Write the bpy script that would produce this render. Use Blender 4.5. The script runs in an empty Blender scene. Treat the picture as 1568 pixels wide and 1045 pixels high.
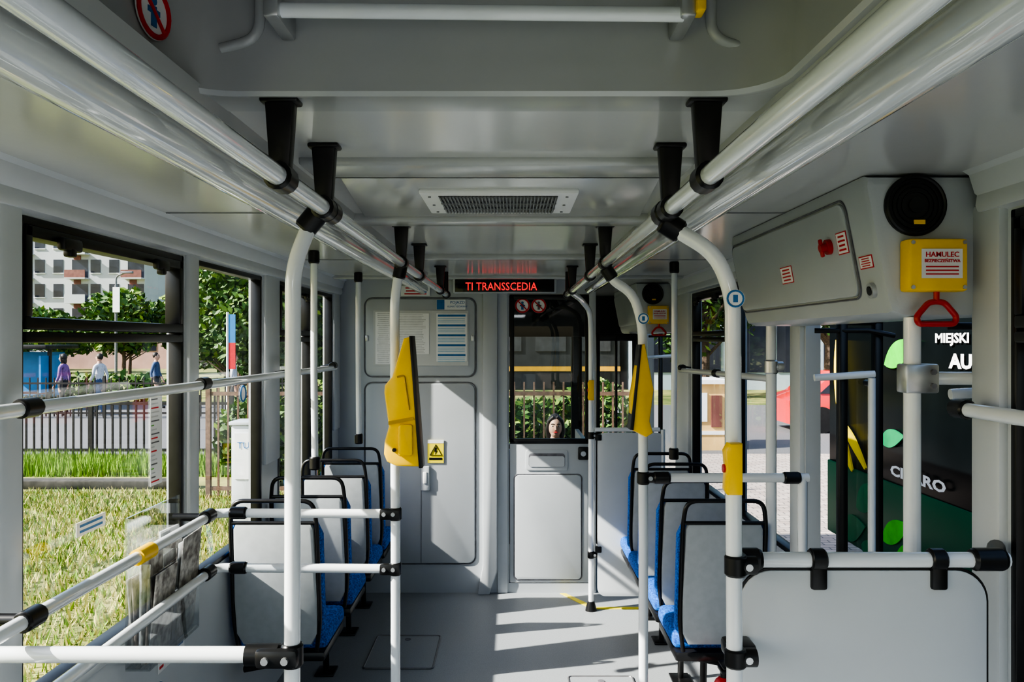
import bpy, bmesh, math, random
from mathutils import Vector, Matrix
random.seed(7)
S = bpy.context.scene
V = Vector

# ------------------------------------------------------------------ materials
MATS = {}
def mat(name, col, rough=0.5, metal=0.0, nscale=0, namt=0.0, bump=0.0, bscale=60, emit=None, estr=0, spec=0.5, coat=0, col2=None):
    if name in MATS: return MATS[name]
    m = bpy.data.materials.new(name); m.use_nodes = True
    nt = m.node_tree; p = nt.nodes['Principled BSDF']
    c = (*col, 1)
    p.inputs['Base Color'].default_value = c
    p.inputs['Roughness'].default_value = rough
    p.inputs['Metallic'].default_value = metal
    p.inputs['Specular IOR Level'].default_value = spec
    p.inputs['Coat Weight'].default_value = coat
    if emit:
        p.inputs['Emission Color'].default_value = (*emit, 1)
        p.inputs['Emission Strength'].default_value = estr
    tc = nt.nodes.new('ShaderNodeTexCoord')
    if nscale:
        n = nt.nodes.new('ShaderNodeTexNoise'); n.inputs['Scale'].default_value = nscale
        n.inputs['Detail'].default_value = 6
        nt.links.new(tc.outputs['Object'], n.inputs['Vector'])
        r = nt.nodes.new('ShaderNodeValToRGB')
        if col2 is None:
            a = tuple(max(0, x*(1-namt)) for x in col); b = tuple(min(1, x*(1+namt)) for x in col)
        else: a, b = col, col2
        r.color_ramp.elements[0].position = 0.35; r.color_ramp.elements[1].position = 0.65
        r.color_ramp.elements[0].color = (*a, 1); r.color_ramp.elements[1].color = (*b, 1)
        nt.links.new(n.outputs['Fac'], r.inputs['Fac'])
        nt.links.new(r.outputs['Color'], p.inputs['Base Color'])
    if bump:
        n2 = nt.nodes.new('ShaderNodeTexNoise'); n2.inputs['Scale'].default_value = bscale
        nt.links.new(tc.outputs['Object'], n2.inputs['Vector'])
        bp = nt.nodes.new('ShaderNodeBump'); bp.inputs['Strength'].default_value = bump
        bp.inputs['Distance'].default_value = 0.01
        nt.links.new(n2.outputs['Fac'], bp.inputs['Height'])
        nt.links.new(bp.outputs['Normal'], p.inputs['Normal'])
    MATS[name] = m
    return m

def glassmat(name, tint=(1, 1, 1), refl=1.0, base=0.035):
    """thin window glass: clear transmission with a Schlick reflection"""
    if name in MATS: return MATS[name]
    m = bpy.data.materials.new(name); m.use_nodes = True
    nt = m.node_tree; nt.nodes.clear()
    o = nt.nodes.new('ShaderNodeOutputMaterial')
    t = nt.nodes.new('ShaderNodeBsdfTransparent'); t.inputs[0].default_value = (*tint, 1)
    g = nt.nodes.new('ShaderNodeBsdfGlossy'); g.inputs['Roughness'].default_value = 0.02
    f = nt.nodes.new('ShaderNodeLayerWeight'); f.inputs['Blend'].default_value = 0.5
    pw = nt.nodes.new('ShaderNodeMath'); pw.operation = 'POWER'; pw.inputs[1].default_value = 5
    mm = nt.nodes.new('ShaderNodeMath'); mm.operation = 'MULTIPLY_ADD'; mm.inputs[1].default_value = 0.8*refl; mm.inputs[2].default_value = base*refl
    x = nt.nodes.new('ShaderNodeMixShader')
    nt.links.new(f.outputs['Facing'], pw.inputs[0]); nt.links.new(pw.outputs[0], mm.inputs[0]); nt.links.new(mm.outputs[0], x.inputs[0])
    nt.links.new(t.outputs[0], x.inputs[1]); nt.links.new(g.outputs[0], x.inputs[2])
    nt.links.new(x.outputs[0], o.inputs[0])
    MATS[name] = m
    return m

PLAST = mat('grey_panel', (0.47, 0.50, 0.53), 0.34, nscale=3, namt=0.03, bump=0.03, bscale=180)
PLAST2 = mat('light_grey_panel', (0.56, 0.59, 0.62), 0.36, nscale=3, namt=0.03)
CEIL = mat('ceiling_laminate', (0.54, 0.55, 0.55), 0.17, nscale=2, namt=0.02, bump=0.015, bscale=25, spec=0.7)
CEILT = mat('ceiling_trim', (0.47, 0.485, 0.49), 0.2, nscale=4, namt=0.02, spec=0.6)
POLE = mat('white_powder_coat', (0.78, 0.81, 0.84), 0.16, nscale=8, namt=0.02, coat=0.8)
DUCT = mat('glossy_duct_cover', (0.72, 0.74, 0.76), 0.10, nscale=8, namt=0.02, coat=1.0, bump=0.04, bscale=12)
ALU = mat('aluminium', (0.6, 0.61, 0.62), 0.3, 0.8, nscale=20, namt=0.05)
BLACK = mat('black_rubber', (0.010, 0.010, 0.011), 0.32, nscale=20, namt=0.2)
BLACKG = mat('black_gloss', (0.006, 0.007, 0.008), 0.12, nscale=5, namt=0.1)
FLOOR = mat('grey_vinyl_floor', (0.30, 0.32, 0.34), 0.45, nscale=260, namt=0.12, bump=0.03, bscale=300)
SEATG = mat('seat_shell_grey', (0.42, 0.45, 0.47), 0.33, nscale=30, namt=0.04)
YEL = mat('yellow_plastic', (0.95, 0.60, 0.005), 0.3, nscale=10, namt=0.04)
YELL = mat('yellow_label', (0.85, 0.72, 0.02), 0.4, nscale=10, namt=0.03)
RED = mat('red_plastic', (0.50, 0.02, 0.02), 0.3, nscale=10, namt=0.05)
WHITE = mat('white_paper', (0.78, 0.79, 0.80), 0.6, nscale=10, namt=0.02)
INK = mat('print_ink_grey', (0.16, 0.16, 0.18), 0.6, nscale=30, namt=0.2)
SEAM = mat('panel_seam_grey', (0.20, 0.21, 0.22), 0.5, nscale=30, namt=0.1)
BINK = mat('print_ink_blue', (0.03, 0.16, 0.40), 0.5, nscale=30, namt=0.1)
LBLUE = mat('print_light_blue', (0.25, 0.48, 0.65), 0.5, nscale=30, namt=0.1)
PINK_ = mat('print_light_grey', (0.55, 0.56, 0.58), 0.6, nscale=30, namt=0.1)
RINK = mat('print_ink_red', (0.60, 0.02, 0.03), 0.5, nscale=30, namt=0.1)
GINK = mat('print_ink_green', (0.15, 0.45, 0.08), 0.5, nscale=30, namt=0.1)
GLASS = glassmat('window_glass', (0.96, 0.98, 0.975))
GLASSD = glassmat('tinted_glass', (0.6, 0.66, 0.66), 1.5)
CLEAR = glassmat('clear_acrylic', (0.90, 0.92, 0.93), 3.0, 0.04)
FAB = mat('blue_seat_fabric', (0.008, 0.04, 0.22), 0.85, nscale=110, col2=(0.02, 0.20, 0.70))
LED = mat('led_red', (0.5, 0.0, 0.0), 0.5, nscale=300, namt=0.1, emit=(1, 0.02, 0.02), estr=0.9)

# ------------------------------------------------------------------ builder
class B:
    def __init__(s, name):
        s.name = name; s.bm = bmesh.new(); s.mats = []
    def mi(s, m):
        if m not in s.mats: s.mats.append(m)
        return s.mats.index(m)
    def addbm(s, t, m, M=None):
        if M is not None: bmesh.ops.transform(t, matrix=M, verts=t.verts)
        i = s.mi(m)
        for f in t.faces: f.material_index = i
        me = bpy.data.meshes.new('t'); t.to_mesh(me); t.free()
        s.bm.from_mesh(me); bpy.data.meshes.remove(me)
    def box(s, a, b, m, bev=0, M=None, seg=2):
        t = bmesh.new(); bmesh.ops.create_cube(t, size=1)
        a = V(a); b = V(b); c = (a+b)/2; d = b-a
        for v in t.verts: v.co = V((v.co.x*d.x+c.x, v.co.y*d.y+c.y, v.co.z*d.z+c.z))
        if bev:
            bmesh.ops.bevel(t, geom=list(t.edges), offset=min(bev, 0.49*min(abs(d.x), abs(d.y), abs(d.z))), segments=seg, profile=0.5, affect='EDGES')
        s.addbm(t, m, M); return s
    def quad(s, pts, m):
        t = bmesh.new(); t.faces.new([t.verts.new(p) for p in pts]); s.addbm(t, m); return s
    def tube(s, pts, r, m, fillet=0, n=14, closed=False, radii=None, fs=6):
        P = [V(p) for p in pts]
        if fillet and len(P) > 2:
            Q = []
            N = len(P)
            for i, p in enumerate(P):
                if not closed and i in (0, N-1): Q.append(p); continue
                a = P[i-1]; c = P[(i+1) % N]
                d1 = (a-p); d2 = (c-p)
                f = min(fillet, d1.length*0.48, d2.length*0.48)
                s1 = p+d1.normalized()*f; s2 = p+d2.normalized()*f
                for k in range(fs+1):
                    u = k/fs
                    Q.append(s1*(1-u)**2+p*2*u*(1-u)+s2*u*u)
            P = Q
        N = len(P)
        t = bmesh.new(); rings = []
        prev = None
        for i, p in enumerate(P):
            if closed: d = (P[(i+1) % N]-P[i-1]).normalized()
            elif i == 0: d = (P[1]-P[0]).normalized()
            elif i == N-1: d = (P[-1]-P[-2]).normalized()
            else: d = ((P[i+1]-p).normalized()+(p-P[i-1]).normalized()).normalized()
            if prev is None:
                up = V((0, 0, 1)) if abs(d.z) < 0.9 else V((0, 1, 0))
                x = d.cross(up).normalized()
            else:
                x = (prev - d*prev.dot(d)).normalized()
            prev = x; y = d.cross(x)
            rr = radii[i] if radii else r
            rings.append([t.verts.new(p+(x*math.cos(2*math.pi*k/n)+y*math.sin(2*math.pi*k/n))*rr) for k in range(n)])
        L = N if closed else N-1
        for i in range(L):
            A = rings[i]; C = rings[(i+1) % N]
            for k in range(n):
                t.faces.new((A[k], A[(k+1) % n], C[(k+1) % n], C[k]))
        if not closed:
            t.faces.new(rings[0]); t.faces.new(list(reversed(rings[-1])))
        bmesh.ops.recalc_face_normals(t, faces=t.faces)
        s.addbm(t, m); return s
    def cyl(s, p0, p1, r, m, n=24): return s.tube([p0, p1], r, m, n=n)
    def prism(s, poly, plane, c0, c1, m, bev=0, M=None):
        t = bmesh.new()
        def mk(p, c):
            return {'xz': V((p[0], c, p[1])), 'yz': V((c, p[0], p[1])), 'xy': V((p[0], p[1], c))}[plane]
        a = [t.verts.new(mk(p, c0)) for p in poly]; b = [t.verts.new(mk(p, c1)) for p in poly]
        n = len(poly)
        fa = t.faces.new(a); fb = t.faces.new(list(reversed(b)))
        for i in range(n): t.faces.new((a[i], b[i], b[(i+1) % n], a[(i+1) % n]))
        bmesh.ops.recalc_face_normals(t, faces=t.faces)
        if bev:
            es = list(set(list(fa.edges)+list(fb.edges)))
            bmesh.ops.bevel(t, geom=es, offset=bev, segments=2, profile=0.5, affect='EDGES')
        s.addbm(t, m, M); return s
    def sphere(s, c, r, m, sc=(1, 1, 1), sub=3, M=None):
        t = bmesh.new(); bmesh.ops.create_icosphere(t, subdivisions=sub, radius=r)
        for v in t.verts: v.co = V((v.co.x*sc[0]+c[0], v.co.y*sc[1]+c[1], v.co.z*sc[2]+c[2]))
        s.addbm(t, m, M); return s
    def text(s, txt, m, origin, R, U, size, depth=0.0006, align='LEFT', sx=1.0, bold=0.0):
        cu = bpy.data.curves.new('txt', 'FONT'); cu.body = txt; cu.size = size; cu.extrude = depth
        cu.align_x = align; cu.resolution_u = 2; cu.offset = bold
        ob = bpy.data.objects.new('txt', cu); S.collection.objects.link(ob)
        bpy.context.view_layer.update()
        me = bpy.data.meshes.new_from_object(ob.evaluated_get(bpy.context.evaluated_depsgraph_get()))
        t = bmesh.new(); t.from_mesh(me)
        bpy.data.objects.remove(ob); bpy.data.curves.remove(cu); bpy.data.meshes.remove(me)
        R = V(R); U = V(U); N = R.cross(U)
        M = Matrix(((R.x*sx, U.x, N.x, origin[0]), (R.y*sx, U.y, N.y, origin[1]), (R.z*sx, U.z, N.z, origin[2]), (0, 0, 0, 1)))
        s.addbm(t, m, M); return s
    def obox(s, O, R, U, u0, u1, v0, v1, n0, n1, m, bev=0):
        R = V(R); U = V(U); N = R.cross(U)
        M = Matrix(((R.x, U.x, N.x, O[0]), (R.y, U.y, N.y, O[1]), (R.z, U.z, N.z, O[2]), (0, 0, 0, 1)))
        return s.box((u0, v0, n0), (u1, v1, n1), m, bev, M)
    def label(s, O, R, U, w, h, base, ink, lines=3, th=0.002, border=None):
        """printed card centred on O"""
        if border: s.obox(O, R, U, -w/2-0.003, w/2+0.003, -h/2-0.003, h/2+0.003, 0, th*0.7, border)
        s.obox(O, R, U, -w/2, w/2, -h/2, h/2, 0, th, base)
        rnd = random.Random(int(w*1000+h*777))
        for i in range(lines):
            v = h/2-h*(i+0.75)/(lines+0.5); hh = h/(lines+0.5)*0.22
            l = w*0.42*rnd.uniform(0.7, 1)
            s.obox(O, R, U, -l, l, v-hh, v+hh, th, th+0.0006, ink)
        return s
    def done(s, smooth=True, origin=None, ang=38):
        me = bpy.data.meshes.new(s.name)
        s.bm.to_mesh(me); s.bm.free()
        for m in s.mats: me.materials.append(m)
        if smooth:
            me.polygons.foreach_set('use_smooth', [True]*len(me.polygons))
            me.set_sharp_from_angle(angle=math.radians(ang))
        xs = [v.co for v in me.vertices]
        if origin is None and xs:
            lo = V((min(v.x for v in xs), min(v.y for v in xs), min(v.z for v in xs)))
            hi = V((max(v.x for v in xs), max(v.y for v in xs), max(v.z for v in xs)))
            origin = V(((lo.x+hi.x)/2, (lo.y+hi.y)/2, lo.z))
        if origin is not None:
            me.transform(Matrix.Translation(-V(origin)))
        ob = bpy.data.objects.new(s.name, me); S.collection.objects.link(ob)
        if origin is not None: ob.location = origin
        return ob

def rrect(x0, x1, z0, z1, r, n=6):
    P = []
    for cx, cz, a0 in ((x1-r, z1-r, 0), (x0+r, z1-r, 90), (x0+r, z0+r, 180), (x1-r, z0+r, 270)):
        for k in range(n+1):
            a = math.radians(a0+90*k/n); P.append((cx+r*math.cos(a), cz+r*math.sin(a)))
    return P

def clamp(b, p, axis, L=0.06, r=0.0225, side=None, m=None):
    m = m or BLACK
    p = V(p); a = V(axis).normalized()
    b.tube([p-a*L/2, p-a*L*0.42, p-a*L*0.4, p+a*L*0.4, p+a*L*0.42, p+a*L/2], r, m, radii=[r*0.86, r*0.95, r, r, r*0.95, r*0.86])
    if side is not None:
        sd = V(side).normalized()
        b.cyl(p, p+sd*(r+0.02), r*0.82, m, 16)
        q = a.cross(sd).normalized()
        b.cyl(p+sd*(r*1.0)+q*(-r*0.9), p+sd*(r*1.0)+q*r*0.9, 0.008, ALU, 10)

XL, XR, ZC, YC = -1.2, 1.18, 2.16, 5.5
X, Y, Z = V((1, 0, 0)), V((0, 1, 0)), V((0, 0, 1))

# ------------------------------------------------------------------ shell
b = B('floor'); b.box((XL-0.06, -3, -0.08), (XR+0.06, 7.4, 0), FLOOR); b.done()
HATCH = [(-0.79, -0.42, 4.22, 4.69), (0.29, 0.62, 3.75, 4.12)]
ALUD = mat('aluminium_dull', (0.22, 0.22, 0.23), 0.5, 0.6, nscale=20, namt=0.1)
for (x0, x1, y0, y1) in HATCH:
    b = B('floor_hatch')
    b.prism(rrect(x0, x1, y0, y1, 0.02), 'xy', 0.0, 0.003, FLOOR)
    b.tube([(p[0], p[1], 0.003) for p in rrect(x0, x1, y0, y1, 0.02)], 0.005, ALUD, n=6, closed=True)
    b.cyl(((x0+x1)/2, y1-0.06, 0.002), ((x0+x1)/2, y1-0.06, 0.006), 0.018, INK, 12)
    b.done()

def wall_with_openings(name, xa, xb, y0, y1, z0, z1, ops, m, lining=None):
    b = B(name)
    ops = sorted(ops); cur = y0
    for (a, c, d, e) in ops:
        if a > cur: b.box((xa, cur, z0), (xb, a, z1), m)
        if d > z0: b.box((xa, a, z0), (xb, c, d), m)
        if e < z1: b.box((xa, a, e), (xb, c, z1), m)
        cur = c
    b.box((xa, cur, z0), (xb, y1, z1), m)
    return b
ZS, ZT = 0.83, 2.05
LW = [(-2.6, -0.9, ZS, ZT), (-0.75, 0.75, ZS, ZT), (0.85, 1.83, ZS, ZT), (1.93, 2.905, ZS, ZT), (3.025, 3.81, ZS, ZT), (4.08, 4.74, ZS, ZT), (4.86, 5.3, ZS, ZT), (5.7, 6.9, 0.9, 1.95)]
b = wall_with_openings('wall_left', XL-0.06, XL, -3, 7.4, -0.2, ZC+0.05, LW, PLAST2)
for yc, w, pp, zz in ((1.88, 0.10, 0.022, 0.80), (2.965, 0.10, 0.022, 0.80), (3.945, 0.24, 0.02, 1.14), (4.80, 0.10, 0.02, 1.14), (5.4, 0.18, 0.02, 1.14)):
    b.box((XL-0.01, yc-w/2+0.005, zz), (XL+pp, yc+w/2-0.005, ZT+0.03), PLAST2, 0.012)
b.box((XL-0.01, 0.85, 0.79), (XL+0.015, 2.91, 0.828), PLAST2, 0.008)
b.done()
RW = [(-2.6, -0.9, ZS, ZT), (-0.75, 0.55, ZS, ZT), (0.65, 1.88, ZS, ZT), (2.03, 3.2, -0.2, 1.95), (3.34, 4.2, ZS, ZT), (4.36, 5.2, ZS, ZT), (5.75, 6.95, -0.2, 1.95)]
b = wall_with_openings('wall_right', XR, XR+0.06, -3, 7.4, -0.2, ZC+0.05, RW, PLAST2)
for yc, w in ((1.955, 0.13), (3.27, 0.13), (4.28, 0.15), (5.45, 0.4)):
    b.box((XR-0.022, yc-w/2+0.005, 0.0), (XR+0.01, yc+w/2-0.005, ZT+0.03), PLAST2, 0.012)
b.done()
b = B('wall_rear'); b.box((XL-0.06, -3.06, -0.2), (XR+0.06, -3, 0.9), PLAST2); b.box((XL-0.06, -3.06, 2.0), (XR+0.06, -3, ZC+0.05), PLAST2)
b.box((XL-0.06, -3.06, 0.9), (XL+0.1, -3, 2), PLAST2); b.box((XR-0.1, -3.06, 0.9), (XR+0.06, -3, 2), PLAST2); b.done()
b = B('wall_front')
b.box((XL-0.06, 7.4, -0.2), (XR+0.06, 7.46, 0.78), BLACK); b.box((XL-0.06, 7.4, 1.78), (XR+0.06, 7.46, ZC+0.05), BLACK)
for x in (XL, 0.60, XR): b.box((x-0.05, 7.38, 0.78), (x+0.05, 7.46, 1.78), BLACK, 0.01)
b.done()
b = B('windscreen'); b.quad([(XL+0.05, 7.43, 0.78), (XR-0.05, 7.43, 0.78), (XR-0.05, 7.43, 1.78), (XL+0.05, 7.43, 1.78)], GLASS); b.done(False)
b = B('dashboard'); b.prism([(6.75, 0.4), (6.75, 0.72), (6.9, 0.8), (7.38, 0.74), (7.38, 0.4)], 'yz', XL+0.08, 0.45, BLACK, 0.02)
b.tube([(-0.62+0.2*math.cos(a*math.pi/8), 6.6+0.08*math.sin(a*math.pi/8), 0.85+0.17*math.sin(a*math.pi/8)) for a in range(16)], 0.013, BLACK, closed=True, n=8)
b.cyl((-0.62, 6.6, 0.85), (-0.62, 6.8, 0.7), 0.025, BLACK, 10); b.box((XL+0.08, 6.8, 0), (0.45, 7.3, 0.42), BLACK, 0.02); b.done()

HX0, HX1, HY0, HY1 = -0.57, 0.44, -0.2, 1.34
E_ = 0.075
b = B('ceiling')
b.box((XL-0.06, HY1+E_, ZC), (XR+0.06, 7.46, ZC+0.06), CEIL)
b.box((XL-0.06, -3.06, ZC), (XR+0.06, HY0-E_, ZC+0.06), CEIL)
b.box((XL-0.06, HY0-E_, ZC), (HX0-E_, HY1+E_, ZC+0.06), CEIL)
b.box((HX1+E_, HY0-E_, ZC), (XR+0.06, HY1+E_, ZC+0.06), CEIL)
b.done()
b = B('roof_hatch')
outer = rrect(HX0, HX1, HY0, HY1, 0.10, 8)
t = bmesh.new()
prof = [(-0.11, ZC-0.0015), (-0.02, ZC-0.003), (-0.006, ZC-0.008), (0.004, ZC-0.009), (0.010, ZC-0.002), (0.008, ZC+0.012), (-0.004, ZC+0.10), (-0.022, ZC+0.30), (-0.06, ZC+0.37)]
cx, cy = (HX0+HX1)/2, (HY0+HY1)/2
rings = []
for off, z in prof:
    rings.append([t.verts.new((p[0]+(off if p[0] < cx else -off), p[1]+(off if p[1] < cy else -off), z)) for p in outer])
for i in range(len(rings)-1):
    n = len(outer)
    for k in range(n): t.faces.new((rings[i][k], rings[i][(k+1) % n], rings[i+1][(k+1) % n], rings[i+1][k]))
t.faces.new(rings[-1])
bmesh.ops.recalc_face_normals(t, faces=t.faces)
b.addbm(t, CEILT)
b.tube([(-0.37, 1.255, 2.262), (0.27, 1.255, 2.255)], 0.012, POLE)
for x in (-0.375, 0.275):
    b.box((x-0.012, 1.235, 2.245), (x+0.012, 1.34, 2.285), ALU, 0.004)
    b.tube([(x, 1.24, 2.29), (x-0.07*(1 if x < 0 else -1), 1.25, 2.34), (x-0.1*(1 if x < 0 else -1), 1.26, 2.40)], 0.008, ALU, 0.03)
b.box((0.285, 1.225, 2.25), (0.30, 1.26, 2.33), YEL, 0.004)
for sx in (-1, 1):
    cxx = -0.045+sx*0.41
    b.tube([(cxx-0.03*sx, 1.342, 2.40), (cxx-0.03*sx, 1.342, 2.25), (cxx+0.035*sx, 1.340, 2.232)], 0.009, CEILT, 0.04)
b.done()
def roundsign(name, O, R, U, r, glyph):
    b = B(name); R = V(R); U = V(U); N = R.cross(U); O = V(O)
    b.cyl(O, O+N*0.002, r, WHITE, 28)
    b.tube([O+N*0.002+(R*math.cos(a*math.pi/14)+U*math.sin(a*math.pi/14))*r*0.88 for a in range(28)], r*0.11, RINK, closed=True, n=6)
    b.obox(O+N*0.002, R, U, -r*0.16, r*0.16, -r*0.55, r*0.2, 0, 0.001, glyph)
    b.obox(O+N*0.002, R, U, -r*0.35, r*0.35, -r*0.1, r*0.1, 0, 0.001, glyph)
    b.cyl(O+N*0.002+U*r*0.38, O+N*0.003+U*r*0.38, r*0.17, glyph, 12)
    d1 = (R-U).normalized()
    b.tube([O+N*0.003-d1*r*0.8, O+N*0.003+d1*r*0.8], r*0.08, RINK, n=6)
    b.done()
roundsign('prohibition_sign', (-0.561, 1.243, 2.255), V((0.17, 0.985, 0)), Z, 0.044, BINK)

def beam(y0, y1, x0, x1, d, m=CEILT, nm='trim'):
    b = B(nm); b.box((x0, y0, ZC-d), (x1, y1, ZC+0.01), m, 0.010, seg=3)
    return b.done()
beam(1.82, 1.965, -0.49, 0.42, 0.018); beam(2.62, 2.74, -0.60, 0.54, 0.026); beam(3.84, 3.93, -0.62, 0.56, 0.024); beam(5.1, 5.16, -1.15, 1.1, 0.02)
b = B('air_vent')
for y in (1.972, 1.988): b.box((-0.45, y, ZC-0.012), (0.38, y+0.008, ZC), BLACK if y > 1.98 else CEILT)
b.prism([(-0.43, 1.99), (0.37, 1.99), (0.42, 2.61), (-0.485, 2.61)], 'xy', ZC-0.012, ZC+0.002, CEIL, 0.004)
b.box((-0.25, 2.13, ZC-0.026), (0.18, 2.46, ZC-0.01), WHITE, 0.006)
b.box((-0.20, 2.16, ZC-0.028), (0.125, 2.43, ZC-0.0255), BLACK)
for i in range(34):
    x = -0.198+i*0.325/34
    b.box((x, 2.16, ZC-0.032), (x+0.004, 2.43, ZC-0.0265), SEAM)
for y in (2.25, 2.34): b.box((-0.2, y, ZC-0.033), (0.125, y+0.006, ZC-0.027), SEAM)
for x in (-0.225, 0.15):
    for y in (2.17, 2.3, 2.42): b.cyl((x, y, ZC-0.029), (x, y, ZC-0.025), 0.004, SEAM, 8)
b.done()

for sx, x, z in ((-1, -0.55, 2.062), (1, 0.48, 2.066)):
    b = B('ceiling_duct')
    ys = [-3, 4.9]
    b.tube([(x, ys[0], z), (x, ys[1], z)], 0.034, DUCT, n=28)
    b.prism([(x-0.012, z), (x+0.012, z), (x+0.035 if sx < 0 else x+0.02, ZC+0.005), (x-0.02 if sx < 0 else x-0.035, ZC+0.005)], 'xz', -3, 4.9, CEILT)
    b.done()
for nm, x, s_ in (('trim', XL, 1), ('trim', XR, -1)):
    b = B(nm)
    def pr(x0, z0): return (x+s_*x0, z0)
    P = [pr(0, 2.055), pr(0.028, 2.06), pr(0.034, 2.075), pr(0.03, 2.10), pr(0.036, 2.105), pr(0.05, 2.15), pr(0.07, 2.162), pr(0, 2.162)]
    if s_ > 0: b.prism(P, 'xz', -3, 5.48, PLAST2)
    else:
        b.prism(P, 'xz', -3, 1.97, PLAST2); b.prism(P, 'xz', 3.27, 5.7, PLAST2)
    b.done()
for y in (2.6, 4.1):
    for x0, x1 in ((XL+0.07, -0.60), (0.53, XR-0.07)):
        b = B('trim'); b.box((x0, y, ZC-0.003), (x1, y+0.005, ZC), SEAM); b.done()

# ------------------------------------------------------------------ windows
def side_window(n, x, inward, y0, y1, z0, z1, transom=False, rubber=True):
    b = B('window_%d' % n)
    w = 0.022
    xi0, xi1 = sorted((x-0.045*inward, x+0.004*inward))
    for (a, c, d, e) in ((y0, y1, z0, z0+w), (y0, y1, z1-w, z1), (y0, y0+w, z0, z1), (y1-w, y1, z0, z1)):
        b.box((xi0, a, d), (xi1, c, e), BLACK, 0.004)
    gx = x-0.03*inward
    b.quad([(gx, y0+0.01, z0+0.01), (gx, y1-0.01, z0+0.01), (gx, y1-0.01, z1-0.01), (gx, y0+0.01, z1-0.01)], GLASS)
    if transom:
        zt = 1.735
        x0_, x1_ = sorted((x-0.045*inward, x+0.010*inward))
        b.box((x0_, y0+w, zt), (x1_, y1-w, zt+0.028), BLACK, 0.005)
        b.box((x0_, y0+w, zt+0.034), (x1_, y1-w, zt+0.065), BLACK, 0.005)
        b.box((x0_, y0+w, zt+0.065), (x1_, y0+w+0.028, z1-w), BLACK, 0.004)
        b.box((x0_, y1-w-0.028, zt+0.065), (x1_, y1-w, z1-w), BLACK, 0.004)
        b.box((x0_, y0+w, z1-w-0.03), (x1_, y1-w, z1-w), BLACK, 0.004)
        for yy in (y0+0.10*(y1-y0)+0.05, y1-0.28*(y1-y0)):
            q0, q1 = sorted((x+0.01*inward, x+0.035*inward))
            b.box((q0, yy, z1-w-0.05), (q1, yy+0.09, z1-w-0.015), BLACK, 0.008)
            b.box((q0, yy+0.03, z1-w-0.065), (q1, yy+0.06, z1-w-0.04), BLACK, 0.006)
    b.done()
k = 1
for i, (a, c, d, e) in enumerate(LW): side_window(k, XL, 1, a, c, d, e, i in (1, 3, 5)); k += 1
for i, (a, c, d, e) in enumerate(RW):
    if d < 0: continue
    side_window(k, XR, -1, a, c, d, e, i in (2, 5)); k += 1
b = B('window_%d' % k); b.quad([(XL+0.1, -3.03, 0.9), (XR-0.1, -3.03, 0.9), (XR-0.1, -3.03, 2.0), (XL+0.1, -3.03, 2.0)], GLASS); b.done(False)

# ------------------------------------------------------------------ cab partition
b = B('wall_cab_partition')
W0, W1 = XL, 0.53
b.box((W0, YC, 0), (-0.02, YC+0.05, ZC), PLAST)
b.box((-0.02, YC, 2.065), (W1, YC+0.05, ZC), PLAST)
b.box((-0.02, YC-0.0, 0), (W1, YC+0.05, 0.068), PLAST)
b.box((W1, YC-0.01, 0), (W1+0.05, YC+0.06, ZC), PLAST2, 0.01)
b.box((W1, YC+0.05, 0), (W1+0.03, 6.7, 1.0), PLAST)
b.prism([(-0.235, 0.0), (-0.155, 0.0), (-0.10, 0.16), (-0.10, ZC), (-0.20, ZC), (-0.20, 0.2)], 'xz', YC-0.05, YC+0.01, PLAST, 0.008)
b.box((-0.10, YC-0.015, 0.0), (-0.03, YC+0.01, ZC), PLAST2, 0.006)
for z0, z1 in ((1.50, 2.03), (0.207, 1.447)):
    poly = rrect(-1.01, -0.257, z0, z1, 0.05)
    b.prism(poly, 'xz', YC-0.012, YC+0.005, PLAST, 0.005)
    b.tube([(p[0], YC-0.003, p[1]) for p in rrect(-1.018, -0.249, z0-0.008, z1+0.008, 0.055)], 0.004, INK, n=6, closed=True)
b.box((-0.628, YC-0.014, 0.21), (-0.624, YC-0.011, 0.87), INK)
for p in ((-1.0, 1.76), (-0.27, 1.76)):
    b.box((p[0]-0.01, YC-0.02, p[1]-0.02), (p[0]+0.01, YC-0.012, p[1]+0.02), ALU, 0.003)
b.done()
b = B('light_switch'); b.box((-0.625, YC-0.03, 0.71), (-0.568, YC-0.012, 0.88), PLAST2, 0.006); b.box((-0.61, YC-0.038, 0.76), (-0.585, YC-0.028, 0.84), WHITE, 0.004); b.done()

b = B('door_1')   # cab door
x0, x1 = -0.015, 0.527
yd = YC-0.005
b.box((x0, yd, 0.07), (x1, yd+0.04, 1.045), PLAST, 0.006)
for a, c, d, e in ((x0, x0+0.03, 1.04, 2.06), (x1-0.02, x1, 1.04, 2.06), (x0, x1, 2.03, 2.06), (x0, x1, 1.03, 1.065)):
    b.box((a, yd-0.004, d), (c, yd+0.04, e), BLACK, 0.004)
b.quad([(x0+0.02, yd+0.017, 1.05), (x1-0.01, yd+0.017, 1.05), (x1-0.01, yd+0.017, 2.05), (x0+0.02, yd+0.017, 2.05)], GLASSD)
b.tube([(p[0], yd-0.001, p[1]) for p in rrect(x0+0.03, x1-0.045, 0.09, 0.82, 0.03)], 0.004, INK, n=6, closed=True)
b.prism(rrect(x0+0.035, x1-0.05, 0.095, 0.815, 0.03), 'xz', yd-0.008, yd+0.003, PLAST, 0.004)
b.prism(rrect(0.095, 0.385, 0.845, 0.99, 0.02), 'xz', yd-0.006, yd+0.003, PLAST, 0.003)
b.prism(rrect(0.115, 0.365, 0.87, 0.965, 0.02), 'xz', yd-0.008, yd-0.005, INK)
b.prism(rrect(0.118, 0.362, 0.872, 0.945, 0.015), 'xz', yd-0.010, yd-0.007, PLAST)
b.box((0.455, yd-0.02, 0.92), (0.53, yd, 1.01), BLACK, 0.01)
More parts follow.
